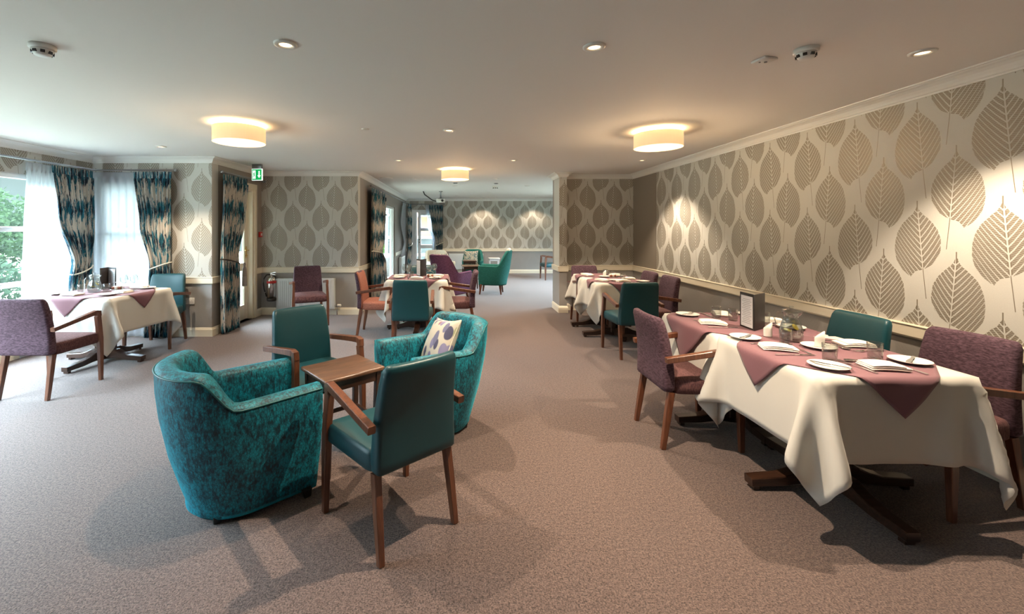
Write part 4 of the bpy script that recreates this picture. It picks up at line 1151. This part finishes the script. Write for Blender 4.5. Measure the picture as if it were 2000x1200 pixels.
# middle table
setting(-.57, 5.83, 90, 'at the near side of the middle table', plate=(.25,.0), wine=None, dn=0)
setting(-.83, 6.10, 0, 'at the left side of the middle table', plate=(.20,.0), wine=None, dn=80)
setting(-.30, 6.12, 180, 'at the right side of the middle table', plate=(-.20,.0), dn=80)
put('menu', -.54, 6.08, 0, 'standing open on the middle table')
for i, (x, y, w_) in enumerate(((-.77,6.13,'left of the menu'),(-.70,6.02,'just left of the menu'),(-.42,6.05,'right of the menu'),(-.35,6.22,'farthest right'))): put('wine', x, y, 0, w_ + ' on the middle table')
put('caddy', -.40, 5.97, 20, 'with orange packets on the middle table'); put('glass', -.66, 5.95, 0, 'in front of the menu on the middle table')
# bay table
setting(-3.99, 4.38, 84, 'at the near side of the bay window table', plate=(-.22,.03), dn=0)
setting(-3.62, 4.57, 174, 'at the right side of the bay window table', plate=(-.18,.0), dn=80)
setting(-3.70, 4.92, 264, 'at the far side of the bay window table', plate=(-.12,.03), dn=0)
put('jug', -3.95, 4.60, 60, 'with ice on the bay window table')
put('menu', -4.05, 4.90, -141, 'with white pages, standing open on the bay window table')
put('glass', -4.06, 4.56, 0, 'left of the jug on the bay window table'); put('glass', -3.84, 4.62, 0, 'right of the jug on the bay window table')
put('wine', -3.74, 4.74, 0, 'nearer of two on the bay window table'); put('wine', -3.66, 4.78, 0, 'farther of two on the bay window table')
put('caddy', -3.82, 4.74, 10, 'with orange packets on the bay window table')

# ------------------------------------------------------------ curtains, rails
def make_curtain(name, mat, L, nfold, amp, normal, zs, parent=None, thick=.0015, heading=True, seed=0):
    """L(z) -> two plan points (left, right edge); sheet with folds along normal"""
    rs = random.Random(seed); ph = rs.random()*6; nz = len(zs); nu = nfold*8; V = []; UV = []
    (ax, ay), (bx, by) = L(zs[0]); W0 = math.hypot(bx-ax, by-ay)*2.0
    for z in zs:
        (ax, ay), (bx, by) = L(z); wz = math.hypot(bx-ax, by-ay); k = min(1.0, wz*2.0/W0)
        am = amp*(.55 if heading and z > zs[0]-.09 else 1.0)*(.75 + .5*(1-k))
        for i in range(nu+1):
            s = i/nu; th = 2*pi*nfold*s + ph
            off = am*sin(th) + am*.35*sin(th*.37 + z*2.2 + ph) 
            if heading and z > zs[0]-.09: off = am*(abs(sin(th*.5))*1.6-.8)
            jit = .35*(1/nfold)*sin(th*2+1)*wz*.12
            V.append((ax + (bx-ax)*s + normal[0]*off + (bx-ax)*jit, ay + (by-ay)*s + normal[1]*off + (by-ay)*jit, z)); UV.append((s*W0, z))
    Fc = [(i*(nu+1)+j, i*(nu+1)+j+1, (i+1)*(nu+1)+j+1, (i+1)*(nu+1)+j) for i in range(nz-1) for j in range(nu)]
    m = MB(); m.add(V, Fc, 0, True); o = m.build(name, [mat], parent, UV); solid(o, thick); return o
def lin(pts, z):
    pts = sorted(pts, reverse=True)
    if z >= pts[0][0]: return pts[0][1]
    for (z0, a), (z1, b) in zip(pts, pts[1:]):
        if z >= z1:
            k = (z0-z)/(z0-z1); k = k*k*(3-2*k); return a + (b-a)*k
    return pts[-1][1]
ZS = [2.195, 2.185, 2.15, 2.11, 2.10] + [2.10 - .06*k for k in range(1, 35)] + [.012]
def curtain_thing(name, label, mat, fixed, axis, e0, e1, nfold, amp, seed, tie=None, tassel=False, group='patterned curtains', zs=ZS, cat='curtain'):
    """fixed: coordinate of the plane; axis 'x' runs along x; e0/e1: {z: coordinate} of the two edges"""
    t = thing(name, label, cat, group=group)
    if axis == 'x': L = lambda z: ((lin(e0, z), fixed), (lin(e1, z), fixed)); nrm = (0, 1)
    else: L = lambda z: ((fixed, lin(e0, z)), (fixed, lin(e1, z))); nrm = (1, 0)
    make_curtain('drape', mat, L, nfold, amp, nrm, zs, t, seed=seed)
    if tie:
        zt, wall = tie; (ax, ay), (bx, by) = L(zt)
        m = MB(); N = 16; q = .075
        pts = []
        for k in range(N):
            a = 2*pi*k/N; s = (1-cos(a))/2; x = ax + (bx-ax)*(s*1.06-.03); y = ay + (by-ay)*(s*1.06-.03)
            pts.append((x + nrm[0]*q*sin(a), y + nrm[1]*q*sin(a), zt + .10*((s if wall == 1 else 1-s)-.5)))
        m.tube(pts, .009, 8, closed=True); tb = m.build('tieback', ['dark_card' if tassel else 'cream_weave'], t)
        if tassel:
            x = max(p[0] for p in pts) + .015; yy = (ay+by)/2 - .05 
            m = MB(); m.lathe([(0,0),(.012,0),(.020,-.03),(.012,-.05),(.020,-.07),(.026,-.09),(.034,-.26),(.036,-.34),(0,-.34)], 20, M=Matrix.Translation((x, by+.02, zt-.03))); m.build('tassel', ['wall_plain'], t)
    return t
# 1 left wall of the bay, by the corner
curtain_thing('curtain', 'teal and navy patterned curtain in the bay corner, tied back', 'curtain_print', -4.78, 'y', [(2.2,4.98),(1.6,5.06),(1.0,5.26),(.8,5.22),(0,5.10)], [(2.2,5.54),(1.4,5.56),(1.0,5.50),(.8,5.52),(0,5.60)], 11, .030, 1, tie=(.92, 1))
curtain_thing('curtain', 'teal and navy patterned curtain on the bay wall, right of the small window', 'curtain_print', 5.575, 'x', [(2.2,-4.27),(1.5,-4.18),(.95,-4.05),(.7,-4.07),(0,-4.14)], [(2.2,-3.77),(0,-3.80)], 10, .032, 2, tie=(.95, 1))
curtain_thing('curtain', 'dark patterned curtain with a hanging tassel beside the garden door', 'curtain_print', -3.20, 'y', [(2.2,5.76),(1.0,5.74),(0,5.74)], [(2.2,6.42),(1.6,6.34),(1.05,6.14),(.7,6.16),(0,6.12)], 8, .034, 3, tie=(.98, 0), tassel=True)
curtain_thing('curtain', 'dark patterned curtain on the near side of the lounge opening', 'curtain_print', -1.575, 'y', [(2.2,7.72),(0,7.76)], [(2.2,9.10),(1.2,9.0),(1.0,8.7),(.7,9.2),(0,9.4)], 14, .034, 4, tie=(.98, 0))
curtain_thing('curtain', 'patterned curtain in the far left corner of the lounge', 'curtain_print', -1.50, 'y', [(2.2,12.75),(1.0,12.85),(0,12.6)], [(2.2,13.42),(0,13.42)], 8, .04, 5, tie=(.95, 1))
curtain_thing('curtain', 'patterned curtain right of the far glazed door', 'curtain_print', 13.47, 'x', [(2.2,-.93),(1.5,-.84),(.95,-.70),(0,-.74)], [(2.2,-.48),(0,-.50)], 7, .032, 6, tie=(.95, 1))
SG = 'white voile curtains'
curtain_thing('voile_curtain', 'white sheer curtain on the left window, beside the patterned curtain', 'sheer_voile', -4.835, 'y', [(2.2,4.73),(1.4,4.70),(.8,4.68),(0,4.66)], [(2.2,5.10),(0,5.45)], 7, .016, 7, group=SG)
curtain_thing('voile_curtain', 'white sheer curtain covering the small bay window', 'sheer_voile', 5.625, 'x', [(2.2,-4.86),(0,-4.84)], [(2.2,-4.02),(0,-4.02)], 8, .014, 8, group=SG)
curtain_thing('voile_curtain', 'white sheer curtain pulled aside at the far left corner', 'sheer_voile', -1.60, 'y', [(2.2,12.2),(1.6,11.75),(1.0,12.5),(.7,11.9),(0,11.6)], [(2.2,12.9),(0,12.9)], 7, .02, 9, group=SG)
curtain_thing('voile_curtain', 'white sheer curtain strip beside the far glazed door', 'sheer_voile', 13.53, 'x', [(2.2,-1.05),(1.5,-.97),(.95,-.80),(0,-.8)], [(2.2,-.82),(1.2,-.74),(0,-.72)], 5, .014, 10, group=SG)
def rail(label, pts, walldir):
    t = thing('curtain_rail', label, 'curtain rail', group='curtain rails')
    m = MB(); m.tube(pts, .012, 10); m.build('pole', ['satin_metal'], t)
    a, b = Vector(pts[0]), Vector(pts[-1]); 
    for e in (a, b):
        m = MB(); m.lathe([(0,-.02),(.018,-.016),(.022,0),(.018,.016),(0,.02)], 14, M=Matrix.Translation(e)); m.build('finial', ['satin_metal'], t)
    for k in (.15, .85):
        p = a.lerp(b, k) if len(pts) == 2 else Vector(pts[0 if k < .5 else -1]).lerp(Vector(pts[1]), .2)
        q = p + Vector(walldir[0 if k < .5 else 1])
        m = MB(); m.tube([p, q], .007, 8); m.build('bracket', ['satin_metal'], t)
rail('long dark curtain rail round the bay window corner', [(-4.78,.4,2.215),(-4.78,5.575,2.215),(-3.72,5.575,2.215)], [(-.118,0,0),(0,.093,0)])
rail('dark curtain rail above the garden door', [(-3.20,5.74,2.215),(-3.20,6.98,2.215)], [(-.098,0,0),(-.098,0,0)])
rail('long thin rail above the lounge opening', [(-1.575,7.65,2.215),(-1.575,13.45,2.215)], [(-.103,0,0),(-.103,0,0)])
rail('thin rail above the far glazed door', [(-1.50,13.47,2.215),(-.44,13.47,2.215)], [(0,.128,0),(0,.128,0)])

# ------------------------------------------------------------ outdoors
def lawn():
    m = MB(); m.box(-30, -5.06, -12, 30, -.35, -.22); m.box(-5.06,-1.84,7.26,30,-.35,-.22); m.box(-1.84,6,13.76,30,-.35,-.22); m.box(4.36,24,-3,13.76,-.35,-.22); m.box(-5.06,-3.46,5.83,7.26,-.35,-.22)
    o = m.build('lawn', ['lawn']); o['kind'] = 'structure'
lawn()
def bush(name, label, c, r, n, size, mat, trunk=True, group=None, seed=0, cat='tree'):
    rs = random.Random(seed); t = thing(name, label, cat, (c[0], c[1], -.22), 0, group)
    m = MB(); V = []; Fc = []
    hz = c[2]
    for k in range(n):
        while True:
            a = Vector((rs.uniform(-1,1), rs.uniform(-1,1), rs.uniform(-1,1)))
            if .35 < a.length < 1: break
        lump = 1 + .22*sin(a.x*7+seed)*sin(a.y*6)*sin(a.z*8)
        p = Vector((a.x*r[0]*lump, a.y*r[1]*lump, hz + a.z*r[2]*lump))
        if p.z < .02: p.z = .02 + rs.random()*.2
        d = Vector((rs.gauss(0,1), rs.gauss(0,1), rs.gauss(0,1))).normalized(); e = d.orthogonal().normalized(); s = size*rs.uniform(.6,1.3)
        o = len(V); V += [p - d*s, p + e*s*.45, p + d*s, p - e*s*.45]; Fc.append((o, o+1, o+2, o+3))
    m.add(V, Fc, 0, False); m.build('foliage', [mat], t)
    if trunk:
        m = MB(); m.tube([(0,0,0),(.05,.02,hz*.5),(0,0,hz*.95)], [.12,.10,.06], 8); m.build('trunk', ['bark'], t)
    return t
GG = 'trees outside the left windows'
k = 0
for y in (-3.5, 0, 3.5, 7.0, 10.5, 14.0, 17.5):
    k += 1; bush('garden_tree', 'leafy green tree outside the left window wall', (-12.5, y, 1.55), (1.5, 1.62, 1.35), 6000, .075, 'tree_leaf', group=GG, seed=k)
for y in (2.0, 4.9, 7.8):
    k += 1; bush('hedge_shrub', 'low shrub outside the left window', (-9.4, y, .55), (.8, 1.3, .62), 3000, .06, 'hedge_leaf', False, 'low shrubs outside', seed=k, cat='shrub')
bush('flowering_shrub', 'white flowering shrub seen through the lower left window pane', (-7.3, 5.9, .75), (.55, .7, .38), 900, .055, 'blossom', False, seed=31, cat='shrub')
bush('fern_clump', 'bright green plants outside the lounge opening', (-3.9, 17.5, .9), (.9, .8, .75), 1500, .14, 'bright_leaf', False, seed=41, cat='shrub')
m = MB(); m.box(-9, -2.6, 19.2, 19.4, -.22, 4.6); o = m.build('garden_building', ['painted_boards']); tag(o, 'pale green board clad building outside the lounge opening', 'building')
m = MB(); m.box(-5.0, -2.3, 14.6, 15.0, -.22, .45, bev=.01); o = m.build('garden_wall', ['paving']); tag(o, 'low pale wall outside the lounge opening', 'wall')
t = thing('conservatory', 'white framed building with orange timber seen through the far door', 'building', (-1.7, 17.0, -.22))
m = MB()
for x in (-1.2,-.2,.8,1.8): m.box(x-.05,x+.05,0,.1,0,3.2)
for z in (.6, 1.3, 2.2, 3.1): m.box(-1.2,1.8,0,.1,z-.05,z+.05)
m.build('frame', ['white_upvc'], t)
m = MB(); m.box(-1.2,1.8,.6,.7,0,3.0); m.build('wall', ['painted_boards'], t)
m = MB(); m.box(-.1,.55,.3,.35,1.35,2.5); m.build('timber_panel', ['orange_timber'], t)

# ------------------------------------------------------------ daylight through the real window openings
def portal(loc, rot, sx, sy, e, col=(.86, .93, 1.0)):
    d = bpy.data.lights.new('daylight_portal', 'AREA'); d.shape = 'RECTANGLE'; d.size = sx; d.size_y = sy
    d.cycles.is_portal = True
    o = bpy.data.objects.new('daylight_portal', d); COL.objects.link(o); o.location = loc; o.rotation_euler = rot
for a, b in OPEN: portal((-5.06, (a+b)/2, 1.14), (0, R(-90), 0), 1.84, b-a, 0)
portal((-4.46, 5.83, 1.14), (R(-90), 0, 0), .68, 1.83, 0)
portal((-1.84, 10.15, 1.0), (0, R(-90), 0), 2.0, 2.1, 0)
portal((4.37, 10.0, 1.33), (0, R(90), 0), 1.46, 2.8, 0)
portal((-1.14, 13.76, 1.0), (R(-90), 0, 0), .72, 2.0, 0)
